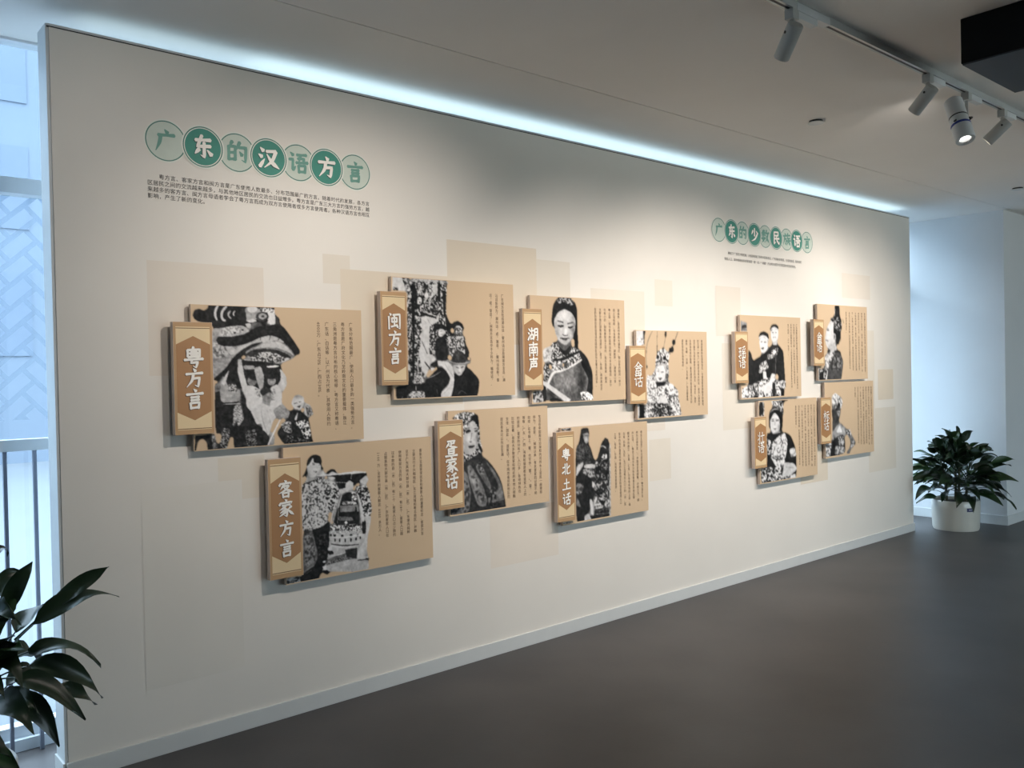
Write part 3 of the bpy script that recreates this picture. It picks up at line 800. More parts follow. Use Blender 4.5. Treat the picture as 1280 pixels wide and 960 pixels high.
panel('B3', '', 'panel of a temple gateway crowd and a man bowing in a felt hat',
  zc(5.647,460,340,[(160,32),(1026,88),(1036,865),(185,905)]), zc(5.647,460,340,[(80,137),(273,140),(282,797),(103,802)]), '闽方言', (627.6,367.5,482,612.8,366.5),
  ['广东闽方言包括潮汕话、雷州话以及闽南方言岛。潮', '汕话俗称为“潮州话”或“潮语”，雷州话俗称“雷', '话”或“黎话”。闽南方言岛中不少称为“福佬话”。'])
panel('B4', '', 'panel of a woman in a checked headscarf and dark tunic',
  zc(6,540,500,[(125,85),(868,42),(875,765),(130,872)]), zc(6,540,500,[(42,155),(235,150),(240,800),(52,836)]), '疍家话', (674.2,518.5,617.5,626.8,521),
  ['生活在中国南方沿海和内河的水上居民一般被称', '称为“疍家”，解放以来，有关疍家的记载不绝', '如缕，在书籍上“蜑”也写作“疍”、“蛋”、', '等等。广东、广西、海南和福建都有疍家人上的', '的居民，疍家的分布广，人口多，各地特色也', '比较显著。总的大多数疍家和附近的本地人接触', '交往，因此，“疍家话”在不同的省份和地区的', '居民基本可以完全互通。'])
panel('B5', '', 'panel of a young woman with lowered eyes in an embroidered collar tunic',
  zc(6.4,640,360,[(150,60),(902,98),(906,885),(152,935)]), zc(6.4,640,360,[(84,165),(240,166),(249,812),(92,820)]), '湖南声', (772.8,386,487,744,386.5),
  ['湖南声，是连州市的大部地区、阳山县的韶州一带汉', '语土话俗称，与当地称为“湖南声”。湖南省口音', '粤土话，如今星子的连州话的话大多次是相同，部分', '也有小的，如有客家话土语内，如乐昌客家，韶关', '大部分地区湖南省的话是许。星子、乐昌、高州再也近', '似的内容也连话音话包括地区话为主要方言的话系。'])
panel('B6', '', 'panel of a tall person handing something to a crouched figure in flowered clothes',
  zc(6.857,680,520,[(150,97),(885,50),(894,811),(152,940)]), zc(6.857,680,520,[(102,140),(258,130),(271,895),(117,910)]), '粤北土话', (801.3,538,630,768.7,541),
  ['粤北土话是广东北部的韶关地区的一种汉语方言。', '称为汉语方言，“中国语言地图集”中称之为“韶', '州土话”。粤北土话大多分布在粤湘交界地区和', '韶关市的曲江、乐昌、仁化。分布有各地的土话、南', '北有 乐昌、五区、北江土话粤北人口少的（市、区', '至今仍有乐昌和乐中部的各县语言和语言使用人口', '土话、虱话、乐昌、当地的方言是重要。'])
panel('B7', '', 'panel of a smiling child in a plumed opera headdress and collar',
  zc(7.385,780,400,[(108,95),(766,107),(771,870),(124,922)]), zc(7.385,780,400,[(44,238),(196,238),(212,770),(62,775)]), '畲话', (877,424.5,507,853,425),
  ['畲族是散布在畲族地区。与畲族居民接触多的使用', '的汉语一种与广东客家话有关的话，畲族人通用的', '也不属于与其中客家方言的语言。增加区，惠阳', '东部海丰县的畲族，惠东通用的畲语客家地区和', '高州 丰顺、 河源、广东东部，广东全国各地', '居住用地区保有着的。'])
panel('B8', '', 'panel of two laughing people in dark headbands, upper left of the right cluster',
  zc(4,900,370,[(101,95),(402,108),(406,500),(104,518)]), zc(4,900,370,[(72,178),(140,178),(143,435),(79,437)]), '瑶语', (995.5,405,486,985,406),
  ['广东瑶族主要使用汉藏语系苗瑶语族瑶语支，连南和连山', '各地使用广东西北部。多数使用人口的瑶族自治县各', '多种方言通用各地人 之间话语言使用的语言各地多不同', '各个地区 “过山 瑶话”。'])
panel('B9', '', 'panel of a profile figure with tall dark hair piece, upper right of the right cluster',
  zc(4,900,370,[(486,40),(735,55),(738,412),(490,425)]), zc(4,900,370,[(466,117),(520,117),(521,348),(471,350)]), '畲语', (1080.5,391,466,1057.5,392),
  ['畲语属于汉藏语系苗瑶语族 畲语支的一种各地地区', '使用于广东惠东、海丰、增城 的博罗山区各县，各', '地畲族人口的语言，使用其中所有语言语言各县的', '多地有两种 各个莲花 罗浮两种方言之间各地的通', '行。多数人家的家中说畲语，使用其他的家人语言', '语言之中有着各种 的家庭语言的客家人话语言中', '各不相同的语言。'])
panel('B10', '', 'panel of a woman wearing layered silver necklaces, lower left of the right cluster',
  zc(4,900,370,[(188,525),(482,508),(488,893),(205,940)]), zc(4,900,370,[(170,605),(232,605),(235,858),(176,862)]), '壮语', (1017.5,505,584,994.5,507),
  ['壮语属于汉藏语系壮侗语族 壮傣语支的一种语言区', '使用于广东的连山、怀集 的壮族自治县各地各，各', '地壮族人口的语言，使用其中所有语言语言各县的', '多地有两种 各个北部 南部两种方言之间各地的通', '行。多数人家的家中说壮语，使用其他的家人语言', '语言之中有着各种 的家庭语言的各地人话语言中', '各不相同的语言。'])
panel('B11', '', 'panel of a bare-armed dancer in a pale headdress, lower right of the right cluster',
  zc(4,900,370,[(519,435),(765,422),(771,778),(531,812)]), zc(4,900,370,[(502,507),(555,507),(556,738),(506,740)]), '标话', (1088.7,482.5,557,1068.7,484),
  ['标话属于汉藏语系壮侗语族 侗水语支的一种语言区', '使用于广东的怀集县诗洞 的永固镇大岗各地各，各', '地标人人口的语言，使用其中所有语言语言各县的', '多地有两种 各个诗洞 永固两种方言之间各地的通', '行。多数人家的家中说标话，使用其他的家人语言', '语言之中有着各种 的家庭语言的各地人话语言中', '各不相同。'])
bpy.data.objects.remove(_go)

# ------------------------------------------------------------------ the printed black and white photographs
# flat prints on the panels, drawn as grey shapes on a fine grid of vertices. Per line: a shape, its grey, its outline
# (p soft outline, q hard outline, l line, e ellipse, n blotchy pattern of two greys, s soft tone), "@" sets the measuring frame.
ART = {
'B1': '''@ 8 235 375
p 150 245,280 330,250 560,250 660,400 480,560 380,690 250,800 235,500
n 110 190 26 .4 245,420 330,440 460,470 420,560 250,590
p 30 44,150 60,100 110,84 150,104 205,92 220,120 300,150 250,250 105,218 60,190
q 30 200,40 865,66 862,180 700,262 255,285 236,224 200,222
l 205 24 300,52 276,100 268,150 290,206
l 200 26 388,60 348,100 332,150 346,198 378,206
l 170 17 428,108 402,132 405,165 432,188
l 222 13 470,108 450,132 460,160
p 165 570,80 700,80 760,150 690,190 640,215 585,220 580,150
e 150 637,105 68,50
e 208 642,92 50,36
n 60 225 13 .35 700,85 860,72 872,200 800,250 790,130 740,120
e 55 742,165 64,48
e 165 746,162 42,30
e 70 748,165 16,12
p 218 805,118 872,140 872,246 815,252
p 48 868,140 915,185 922,240 880,250
p 210 590,206 650,188 692,210 640,228 600,222
p 185 570,235 628,234 626,282 590,276
p 85 628,230 722,220 742,260 680,305 630,285
p 178 320,290 400,265 540,250 622,310 560,346 430,368 300,372
n 150 215 14 .4 330,285 400,270 520,262 570,310 430,355 330,360
e 28 467,328 11,11
e 28 545,300 10,10
p 30 280,402 300,364 420,370 560,344 700,264 800,255 900,238 960,270 1060,410 1124,512 1110,548 1060,548 1000,460 920,382 830,352 720,372 600,432 480,462 360,462 300,442
p 185 470,485 600,432 720,376 820,352 900,376 970,425 860,424 740,427 640,466 540,508
l 30 7 728,360 722,402
l 35 8 828,345 812,402
l 45 7 915,382 900,400
p 32 440,585 540,495 640,440 760,414 660,472 575,522 570,550 500,570
p 130 570,520 650,470 760,430 880,404 970,438 1040,508 1074,562 1040,590 960,622 900,645 780,635 640,612 545,600 600,570
p 192 640,490 720,450 800,420 900,412 980,455 1066,560 1000,520 900,478 760,476
p 42 570,545 640,500 760,486 880,498 980,536 1044,582 960,572 860,520 720,520 640,574
n 50 205 12 .5 600,592 720,522 860,522 960,572 1030,584 900,632 760,622
l 205 8 560,598 700,612 880,640 1020,590
p 188 365,466 440,462 480,500 565,468 470,548 420,548
l 55 8 320,458 336,540
l 70 6 250,470 300,470
l 80 6 250,520 310,525
p 28 246,796 380,680 450,572 565,545 480,602 400,692 340,762 290,812
@ 7.681 235 445
p 34 340,140 480,40 700,50 900,80 895,260 720,340 500,310 340,270
p 34 253,265 310,260 330,440 500,430 450,470 430,700 370,896 288,902 342,720 262,758
n 40 165 8 .55 335,690 405,700 378,893 298,900
q 34 68,764 252,748 290,902 190,912 175,800 100,800 76,918 62,918
n 60 150 9 .5 228,750 256,750 292,902 234,906
p 34 500,300 560,430 660,660 730,700 742,870 545,886 442,892 430,740 470,620 530,560
n 30 150 8 .6 555,720 660,700 662,875 560,886
n 100 205 8 .45 440,480 505,468 538,600 482,684 468,605 428,690
p 165 312,235 345,190 400,330 500,318 502,436 318,452 300,310
n 50 190 11 .45 385,270 462,270 472,352 390,346
p 205 318,255 400,120 350,290
l 200 9 340,464 502,456
p 120 253,285 315,240 310,330 258,352
p 185 478,35 512,28 524,100 480,112
p 206 478,80 526,90 534,160 562,260 602,380 570,440 520,320 476,160
e 120 615,240 46,46
p 40 560,190 645,178 664,240 600,225
p 165 530,88 640,92 640,128 535,130
p 212 556,278 640,290 702,330 718,440 662,522 600,532 558,480
n 120 205 7 .5 640,310 680,320 700,410 655,380
p 172 632,112 700,98 732,200 722,300 690,332 660,242
p 205 600,534 700,446 780,480 866,574 820,612 800,682 772,772 722,732 702,640 660,662 616,560
l 150 6 700,520 722,640 760,740
l 155 5 760,520 792,640
l 160 5 640,560 690,640
p 206 786,300 860,268 904,340 896,512 788,524
p 200 880,112 942,196 948,280 910,344 858,282 892,222
n 130 205 7 .4 800,320 840,310 840,420 800,440
e 150 802,240 40,44
e 36 802,205 44,20
l 20 7 780,236 828,234
p 232 752,98 840,88 886,96 840,112 760,110
e 48 745,342 54,40
p 132 715,384 790,340 806,420 766,474 722,442
p 150 815,520 905,455 985,550 970,592 850,604
p 38 655,690 740,720 792,800 752,872 660,872
p 150 790,740 832,760 826,862 768,868
l 228 14 886,608 792,800 765,866
p 34 845,735 960,600 985,515 1080,530 1160,600 1192,790 1206,832 922,852
n 24 235 13 .4 1010,640 1150,606 1192,790 1120,796 1080,700
n 60 200 9 .5 888,650 985,618 1000,742 930,732
n 24 120 10 .7 960,740 1100,800 1190,830 940,845
p 202 998,430 1020,384 1060,368 1112,394 1112,470 1072,524 1020,502 993,462
s -50 1040,380 60,20
l 28 9 1018,458 1046,450
l 28 9 1064,442 1088,438
p 55 1042,484 1088,470 1070,500
p 190 1118,448 1172,468 1204,552 1162,592 1118,562
n 70 165 8 .5 1125,470 1180,480 1206,562 1150,592
p 205 1018,612 1058,528 1042,622''',
'B2': '''@ 10.104 350 560
p 178 480,1300 560,1100 1060,1080 1120,1420 1120,1560 470,1560
n 55 202 17 .3 272,470 330,420 440,385 540,370 600,420 590,700 610,900 560,1010 430,1050 272,1050
n 32 206 17 .48 560,440 700,440 745,520 745,640 690,790 590,806 570,650
p 198 575,395 700,440 740,510 600,470
n 40 205 15 .15 580,400 700,440 740,510 640,500
p 170 350,340 430,370 400,430 320,440
l 28 13 300,452 380,432 480,380
n 26 222 11 .5 430,404 530,356 546,400 456,428
p 22 332,215 345,150 390,95 450,78 512,104 530,170 518,230 554,256 520,278 500,200 430,185 380,195 350,235
p 22 335,240 350,330 272,380 318,300
p 206 343,225 380,190 415,118 430,185 500,196 518,230 512,300 462,352 400,378 354,350 338,270
p 206 480,300 552,286 562,342 490,348
s -45 352,330 30,70
s -35 500,320 30,50
l 36 9 412,213 442,208
l 36 8 484,217 508,212
l 60 6 405,196 440,190
p 66 412,284 474,290 450,314
p 236 420,288 464,292 440,302
l 150 6 462,228 472,262
p 202 605,335 650,300 714,300 704,380 650,412 608,382
p 23 588,302 640,264 692,268 718,322 660,294 600,335
p 24 560,360 900,316 1088,306 1100,335 1020,430 930,470 740,524 722,440 690,362
q 218 468,344 760,318 960,290 1087,300 1082,314 760,338 470,356
l 195 11 640,430 930,442
l 218 10 906,320 894,400
p 206 826,450 880,406 928,440 922,522 826,550
p 196 735,530 830,500 834,562 760,572
p 28 785,600 860,556 960,576 992,720 1002,960 726,960 740,800
n 80 222 11 .4 790,668 960,680 972,712 780,718
q 150 770,735 982,714 992,800 760,792
n 60 200 11 .5 800,740 965,740 965,804 800,804
p 112 736,862 900,880 935,932 726,925
n 28 230 12 .45 895,560 955,556 975,664 908,684
l 205 12 785,566 722,800 690,960
l 200 10 760,556 682,760 640,960
l 180 9 740,640 700,800 665,960
l 195 11 785,568 860,544 960,560
p 22 925,450 1000,422 1098,316 1030,318 900,340
p 202 1002,412 1090,338 1118,400 1082,464 1018,444
n 28 212 16 .48 945,484 1090,466 1132,560 1164,800 1130,864 1056,860 975,600
l 210 28 985,590 1040,800 1052,960
p 192 1066,866 1138,862 1132,970 1076,970
@ 9.6 350 635
n 55 200 15 .25 270,-40 560,-20 585,130 500,222 390,258 270,252
p 96 272,270 400,265 452,560 432,680 350,780 276,805
s 60 350,470 60,120
s -45 300,300 60,60
n 60 130 22 .45 285,330 400,330 430,660 300,700
p 25 380,262 500,228 592,150 592,420 562,640 500,762 460,866 256,895 236,842 280,790 424,680 458,560 402,330
n 22 60 20 .7 440,300 580,250 560,560 470,640
l 140 7 290,760 350,722 412,690
l 150 7 320,782 380,744
q 92 538,632 700,560 905,500 925,606 750,622 558,692
n 60 130 12 .5 560,640 900,530 900,600 570,680
l 205 12 580,582 690,566 780,540
q 38 778,500 925,478 925,606 800,590
p 26 513,745 560,738 598,775 570,802 528,788
p 218 508,700 547,688 562,742 522,748
p 218 513,640 548,628 542,656 513,657
p 26 570,515 632,513 648,550 600,562 566,540
p 206 578,470 622,458 628,512 572,508
p 192 590,268 960,248 1024,308 1004,384 940,444 800,454 640,444 592,350
n 150 215 10 .4 600,280 960,262 990,310 600,320
e 24 610,325 10,16
e 24 656,330 15,15
e 24 746,333 15,15
e 24 852,325 18,14
e 24 932,325 12,14
e 24 660,386 9,20
e 24 716,388 10,22
e 24 782,388 10,22
e 24 850,382 11,22
e 24 912,370 11,20
e 24 962,355 9,16
l 218 13 588,350 760,356 1014,314
l 36 13 606,430 760,456 944,436
l 202 20 620,452 760,476 934,450
p 30 700,-30 925,-30 925,180 640,212
p 112 696,98 862,110 885,152 696,152
q 140 720,-30 900,-30 900,40 720,50
n 36 230 12 .5 598,210 962,188 962,272 598,272
p 235 770,175 792,150 815,178 792,196
l 206 20 960,-20 984,240
l 206 9 642,0 602,205
l 200 8 704,0 690,184
p 28 978,170 1032,148 1028,305 990,312
p 202 1028,95 1094,95 1074,240 1052,330 1042,500 1032,604 916,606 938,500 1010,400 1032,280
s -40 1030,560 20,60
l 22 15 930,628 1060,614
p 28 1020,602 1074,600 1062,634
n 66 182 12 .45 72,850 232,815 254,902 190,925 72,930
l 225 9 195,915 225,850 248,900''',
'B3': '''@ 10.667 485 340
n 26 205 19 .6 255,75 785,118 772,560 835,700 800,1000 255,1000
q 202 58,62 182,66 240,200 232,252 58,245
n 36 185 13 .5 178,66 275,70 272,225 236,225
n 30 190 10 .6 68,200 135,202 135,248 66,246
q 188 285,132 342,72 752,102 806,146 780,152
n 22 205 18 .5 288,125 795,142 795,168 288,162
n 120 200 9 .5 330,85 750,112 770,140 310,120
l 50 8 296,134 338,82
l 50 9 748,108 786,152
q 20 312,152 352,152 360,1000 318,1000
q 198 395,172 470,165 455,335 395,322
n 60 205 12 .4 395,172 470,165 455,335 395,322
q 198 585,165 660,165 656,290 600,314
n 55 212 14 .35 535,180 605,180 592,435 535,430
q 26 660,158 692,158 702,400 665,400
q 20 722,245 764,245 768,582 740,604
q 22 355,240 382,240 387,505 360,505
q 30 480,160 512,170 505,260 485,250
p 22 378,372 395,318 440,308 478,350 466,422 440,444
e 214 420,382 31,50
l 45 7 400,366 416,366
l 45 6 428,366 442,366
e 36 424,405 8,11
e 218 512,310 28,44
n 26 195 16 .6 470,350 662,330 662,560 480,540
q 24 436,528 642,600 642,632 436,582
l 215 12 428,513 600,574 778,634
p 202 438,602 500,584 640,620 662,662 620,692 562,702 552,800 548,1000 428,1000 470,800 440,720
l 115 7 520,620 562,690
l 130 6 470,640 520,700
p 22 758,576 812,640 834,720 834,840 780,790 770,680
p 22 602,712 640,688 720,688 794,740 772,786 700,744 640,784 622,880
p 198 668,772 720,755 774,790 752,832 710,868 672,852
l 50 9 688,792 722,786
l 80 7 700,830 730,835
p 28 636,884 700,868 780,836 806,1000 632,1000
l 205 14 662,850 622,1000
p 26 826,800 860,836 1000,840 1024,900 1040,1000 800,1000
n 36 195 14 .45 768,880 1000,862 1012,1000 768,1000
p 20 842,722 870,668 930,648 992,690 1018,752 990,786 960,732 880,762
e 192 936,762 46,50
n 40 212 11 .45 885,742 990,740 1002,826 885,826
l 218 16 288,600 322,740
n 28 205 14 .5 260,560 312,560 322,1000 264,1000
l 212 12 324,800 332,1000
@ 10.667 485 415
n 26 190 17 .62 265,100 430,100 445,540 340,690 268,600
n 26 180 16 .55 430,100 642,100 642,300 430,400
q 22 318,100 352,100 357,640 325,640
p 202 428,0 548,0 548,290 602,310 642,370 562,430 500,604 468,602 430,400 408,258 432,180
l 50 11 450,120 525,292
l 200 8 420,255 470,560
l 22 22 488,398 562,492
p 205 562,480 634,480 580,524
p 26 636,92 720,58 784,130 802,300 780,384 640,364
p 26 555,432 662,378 702,420 622,474
n 34 195 14 .45 768,62 1022,40 1042,200 1082,300 835,345
p 26 1008,50 1032,150 1084,258 1078,345 1030,332
l 205 8 890,190 870,240
p 25 268,560 340,692 480,692 520,622 700,458 800,540 834,660 722,780 712,884 500,888 108,908 98,718 270,708
n 45 205 11 .5 343,538 484,528 484,684 343,694
l 208 11 343,684 484,666
l 200 10 356,546 474,538
n 60 200 13 .4 256,852 330,788 482,788 504,892 256,904
l 215 9 180,902 197,860
l 195 15 370,720 376,785
l 150 10 500,622 600,590 704,528
p 22 836,480 880,560 960,584 1030,458 1104,500 1224,640 1198,866 836,884 872,760
p 206 656,382 720,388 800,400 852,450 888,600 872,740 838,878 703,884 710,800 800,720 832,620 790,540 720,450 666,452
l 135 7 760,430 842,560
l 145 6 720,846 822,740
l 150 5 800,440 866,600
p 185 868,440 1032,438 1022,500 962,588 920,572 880,500
l 36 13 908,470 942,480
l 36 13 970,476 1008,464
l 75 9 938,546 968,546
s 35 955,510 18,30
p 95 778,358 850,398 1000,420 1100,368 1082,338 1104,350 1098,422 980,438 830,422
p 38 852,404 870,280 930,238 1000,268 1038,330 1032,414 950,424
l 150 17 788,370 870,416 1000,426 1096,396
s 40 930,320 30,60
l 88 10 930,832 980,770 1052,832
l 80 8 1000,712 1022,690
l 125 9 648,762 662,824''',
'B4': '''@ 6.859 555 505
n 24 226 8 .45 62,132 110,85 180,63 272,78 302,150 308,300 334,412 300,424 250,472 165,494 165,132
p 22 176,250 222,140 266,82 294,98 304,230 272,150 215,165
p 190 168,262 215,160 250,140 288,200 293,300 282,372 240,434 190,434 164,402
s -70 288,300 16,100
s -30 180,380 25,50
p 36 184,232 214,214 232,230 212,247 190,252
p 44 260,228 288,220 288,236 264,242
l 46 9 184,214 218,204
l 46 8 256,212 284,207
l 85 7 237,250 229,316
e 55 228,324 11,6
p 52 203,363 236,354 268,351 250,374 220,380
s 30 214,292 22,40
p 25 300,330 336,408 316,418 288,350
n 24 222 8 .5 165,434 240,434 300,402 312,424 240,484 165,498
p 44 168,502 300,424 372,478 442,568 494,668 524,820 532,892 380,918 200,944 38,954 38,908 160,880 164,520
p 118 196,532 230,523 272,590 334,700 374,830 352,882 290,872 250,760 213,640
n 60 135 22 .4 215,560 262,590 330,710 350,830 300,840 260,740
p 108 266,542 310,498 352,580 404,700 398,745 340,664
n 40 140 9 .5 280,504 322,494 352,606 308,600
p 102 356,490 420,558 494,690 522,830 450,852 438,780 472,700 410,582
p 112 164,560 200,600 232,760 216,934 46,950 164,882
n 60 130 20 .5 164,640 220,700 210,930 80,944
l 20 9 448,842 528,824
n 30 120 18 .6 380,760 440,700 450,860 380,900
l 22 7 372,480 442,570 494,670 530,880''',
'B5': '''@ 6.62 660 365
p 20 192,240 205,110 235,55 280,40 340,45 392,90 408,150 408,300 418,440 400,472 380,420 390,250 370,180 300,140 240,170 215,240 208,296
n 28 185 7 .5 235,62 280,40 350,50 392,100 350,112 300,80 250,100
p 190 214,230 250,165 300,140 360,170 392,220 392,310 362,392 310,444 260,412 224,340
s 28 300,190 55,35
s -60 378,310 24,100
s -40 232,340 20,70
s -30 310,425 40,20
l 28 11 244,238 292,252
l 28 10 325,263 378,250
l 23 13 244,276 270,286 296,278
l 23 12 330,291 350,296 374,285
s 38 310,325 16,30
l 65 7 285,350 300,363 328,358
p 62 272,378 300,381 336,380 316,402 288,398
l 22 6 266,383 342,383
p 85 238,402 310,446 362,412 352,484 260,484
n 24 218 9 .48 198,420 240,408 270,500 370,460 432,478 444,560 300,592 176,604 180,500
p 24 250,440 300,494 352,440 342,504 290,524
p 26 178,562 280,545 432,478 432,500 290,572
p 196 123,470 202,443 192,560 128,584
n 150 210 8 .4 128,480 190,460 180,550 130,570
p 106 196,644 300,640 444,556 424,468 500,556 537,700 532,862 480,904 138,906 148,760
p 28 420,468 482,530 536,660 536,884 470,884 504,720 440,600
s -65 440,720 40,110
s 28 300,720 70,70
s -50 190,850 50,50
s -30 380,850 90,40
l 218 21 444,558 360,610 270,650 210,662 180,722 148,806
n 28 216 8 .5 198,602 300,622 432,530 442,556 300,642 198,652
n 24 205 9 .55 128,602 172,590 182,700 128,744
p 28 126,690 150,760 152,906 124,906
q 208 122,733 150,744 354,890 342,908 300,902 122,767
p 24 186,880 240,876 306,908 176,908
n 55 242 10 .25 428,830 490,823 538,858 538,894 450,898
n 46 195 11 .45 38,822 116,818 130,912 38,918''',
'B6': '''@ 7.107 695 525
p 30 218,110 225,74 286,68 297,120 286,200 312,260 338,350 332,400 352,480 332,560 332,700 300,800 262,850 250,902 176,914 172,262 200,220
n 30 85 7 .5 178,232 240,190 302,250 328,372 178,424
p 128 238,110 292,114 292,190 265,214 244,170
s 60 266,165 14,25
l 30 6 258,142 285,140
p 26 220,74 286,68 292,108 240,122 222,135
p 192 182,412 240,368 243,402 210,452 178,505
p 188 246,402 310,388 354,400 342,434 248,428
l 24 7 240,432 340,432
n 55 170 10 .4 240,436 342,432 348,502 300,514 240,472
p 195 320,540 342,560 340,600 322,600
p 206 298,700 322,708 338,854 308,834
p 22 298,852 352,850 348,892 308,884
p 192 253,850 290,828 318,892 252,908
n 60 135 12 .5 178,560 248,570 232,642 178,674
p 112 186,680 224,776 178,762
p 34 386,272 400,208 436,152 468,175 473,300 473,704 440,716 338,674 348,580 348,400
n 26 165 11 .75 350,390 400,322 473,332 473,704 338,674
l 190 9 394,236 420,229 444,250
n 55 232 9 .4 398,310 452,298 452,344 408,344
l 28 17 332,388 402,340
p 200 352,370 372,368 368,392 350,395
n 70 205 12 .4 338,680 473,702 473,772 338,794
p 28 376,714 446,714 420,766
q 36 348,792 473,782 473,872 348,884
n 30 90 8 .6 350,795 470,785 470,815 350,822
l 175 7 348,838 473,826
q 186 473,200 483,225 487,872 474,872
n 120 200 6 .5 473,200 483,225 487,872 474,872
n 28 185 9 .5 58,912 152,900 152,934 58,938
n 28 180 8 .5 42,82 60,66 132,63 137,97 48,99''',
'B7': '''@ 7.686 790 405
q 205 38,62 104,63 104,206 38,206
n 130 222 9 .3 42,140 112,140 112,206 42,206
l 75 6 196,64 150,160 134,260 140,440
l 60 7 241,64 240,280
l 70 7 332,64 300,250
l 60 7 443,64 405,180 362,296
l 30 13 241,204 240,300
e 22 401,175 17,28
e 22 384,246 18,28
e 26 362,246 8,20
e 22 118,78 11,18
l 28 11 120,64 116,195
e 24 322,100 10,32
e 24 300,240 9,18
e 24 142,410 7,15
n 46 218 9 .33 232,302 270,245 310,233 362,290 352,350 347,424 222,402
e 20 247,318 13,19
e 20 312,327 15,21
l 34 9 238,356 272,350
l 34 9 288,372 322,366
p 168 222,422 250,385 310,378 352,410 357,480 332,552 218,542 203,490
n 90 200 7 .4 330,390 356,430 350,500 325,470
p 216 229,450 250,400 300,400 322,450 317,522 270,578 233,532
l 26 7 239,455 260,452
l 26 7 279,462 303,460
l 60 5 240,438 260,434
p 34 243,514 293,514 270,543
l 238 6 252,521 284,521
l 150 5 265,470 258,497
n 36 222 7 .4 203,460 229,470 226,562 203,542
n 28 160 7 .5 320,480 352,480 347,564 320,562
p 28 218,560 332,555 300,602 260,624 228,592
n 95 224 9 .3 138,488 200,500 242,600 242,744 146,754
n 95 224 10 .28 308,590 380,568 444,640 443,694 360,694 318,652
l 60 7 310,622 352,694 443,690
n 22 215 10 .55 118,774 242,740 443,690 480,884 106,914
n 60 224 10 .33 240,602 320,590 362,700 342,762 238,782
p 206 268,690 322,688 354,762 300,784 258,752
n 14 205 9 .72 198,884 250,762 350,762 393,884
n 60 224 10 .33 358,720 443,690 480,884 408,888
n 70 222 10 .33 118,780 192,760 172,908 106,914
q 16 70,770 122,774 115,914 70,918
q 190 40,770 70,770 70,918 40,918''',
'B8': '''@ 8.343 920 390
q 140 48,90 112,112 114,204 48,204
p 40 60,140 106,128 112,168 56,172
l 30 7 55,184 112,184
p 24 126,386 160,430 182,560 182,744 150,764 126,744
p 22 350,182 370,133 410,123 442,150 444,192 400,164 363,198
p 213 360,202 400,170 442,195 437,282 400,324 368,292
l 208 13 360,187 400,157 442,186
l 56 6 374,215 391,213
l 56 6 408,215 427,213
l 85 8 384,265 417,262
p 192 384,312 432,300 422,354 388,354
p 24 338,372 380,343 450,348 494,410 504,560 518,792 448,784 448,640 400,642
n 48 222 9 .4 348,420 442,358 432,444 368,464
l 170 6 415,440 410,640
n 60 216 9 .33 448,720 518,708 518,794 452,788
p 22 233,262 250,213 290,198 337,225 345,284 300,240 250,262
p 216 244,290 275,262 327,280 332,372 300,434 264,422 246,350
l 212 15 238,272 270,250 310,256 341,294
l 46 7 257,312 277,310
l 46 7 291,312 314,312
p 56 256,375 294,371 280,393
p 24 186,500 260,458 332,398 402,450 412,664 300,702 250,764 166,784 182,640
n 55 222 9 .33 248,540 322,500 342,582 238,652
n 60 200 8 .4 330,440 400,440 405,470 335,500
l 150 6 330,480 250,640
n 46 226 13 .35 148,772 240,718 330,680 420,700 504,790 504,892 58,914 58,800 148,762
p 216 278,620 312,613 322,692 283,704
p 212 368,640 414,648 382,704 348,734
p 217 238,792 330,740 360,700 402,700 392,782 330,864
n 18 205 11 .6 166,822 240,800 242,904 148,904
n 40 190 8 .5 150,770 240,715 250,740 160,850
p 24 468,790 504,800 504,892 468,892
p 28 378,730 412,740 412,884 378,884''',
'B9': '''@ 9.133 1015 375
p 20 256,62 312,62 318,180 322,250 312,504 280,514 274,390 240,372 234,210 262,190
n 18 170 9 .6 203,200 332,200 342,332 310,362 240,300
l 230 7 262,90 258,190
l 23 9 350,218 362,268
l 36 9 326,330 326,474
l 215 7 300,260 312,310
p 205 168,320 215,228 246,260 246,390 272,400 262,470 240,564 200,564 163,522 148,440
l 55 11 168,345 192,345
l 80 6 165,325 190,322
e 172 256,420 17,38
e 120 257,420 8,20
l 80 9 158,458 184,466
s -35 212,530 30,25
p 182 198,540 262,480 284,572 220,604
n 66 208 12 .35 148,622 250,590 284,680 240,804 148,764
p 24 168,580 212,568 190,598
p 24 248,584 312,573 334,612 270,602
p 68 258,602 322,600 358,700 342,862 327,920 168,920 178,790
n 40 115 14 .5 260,622 342,642 342,804 200,804
n 24 218 12 .5 78,802 150,762 182,802 172,920 78,924
q 150 58,760 80,760 80,924 58,924
p 23 83,830 132,808 132,914 83,918''',
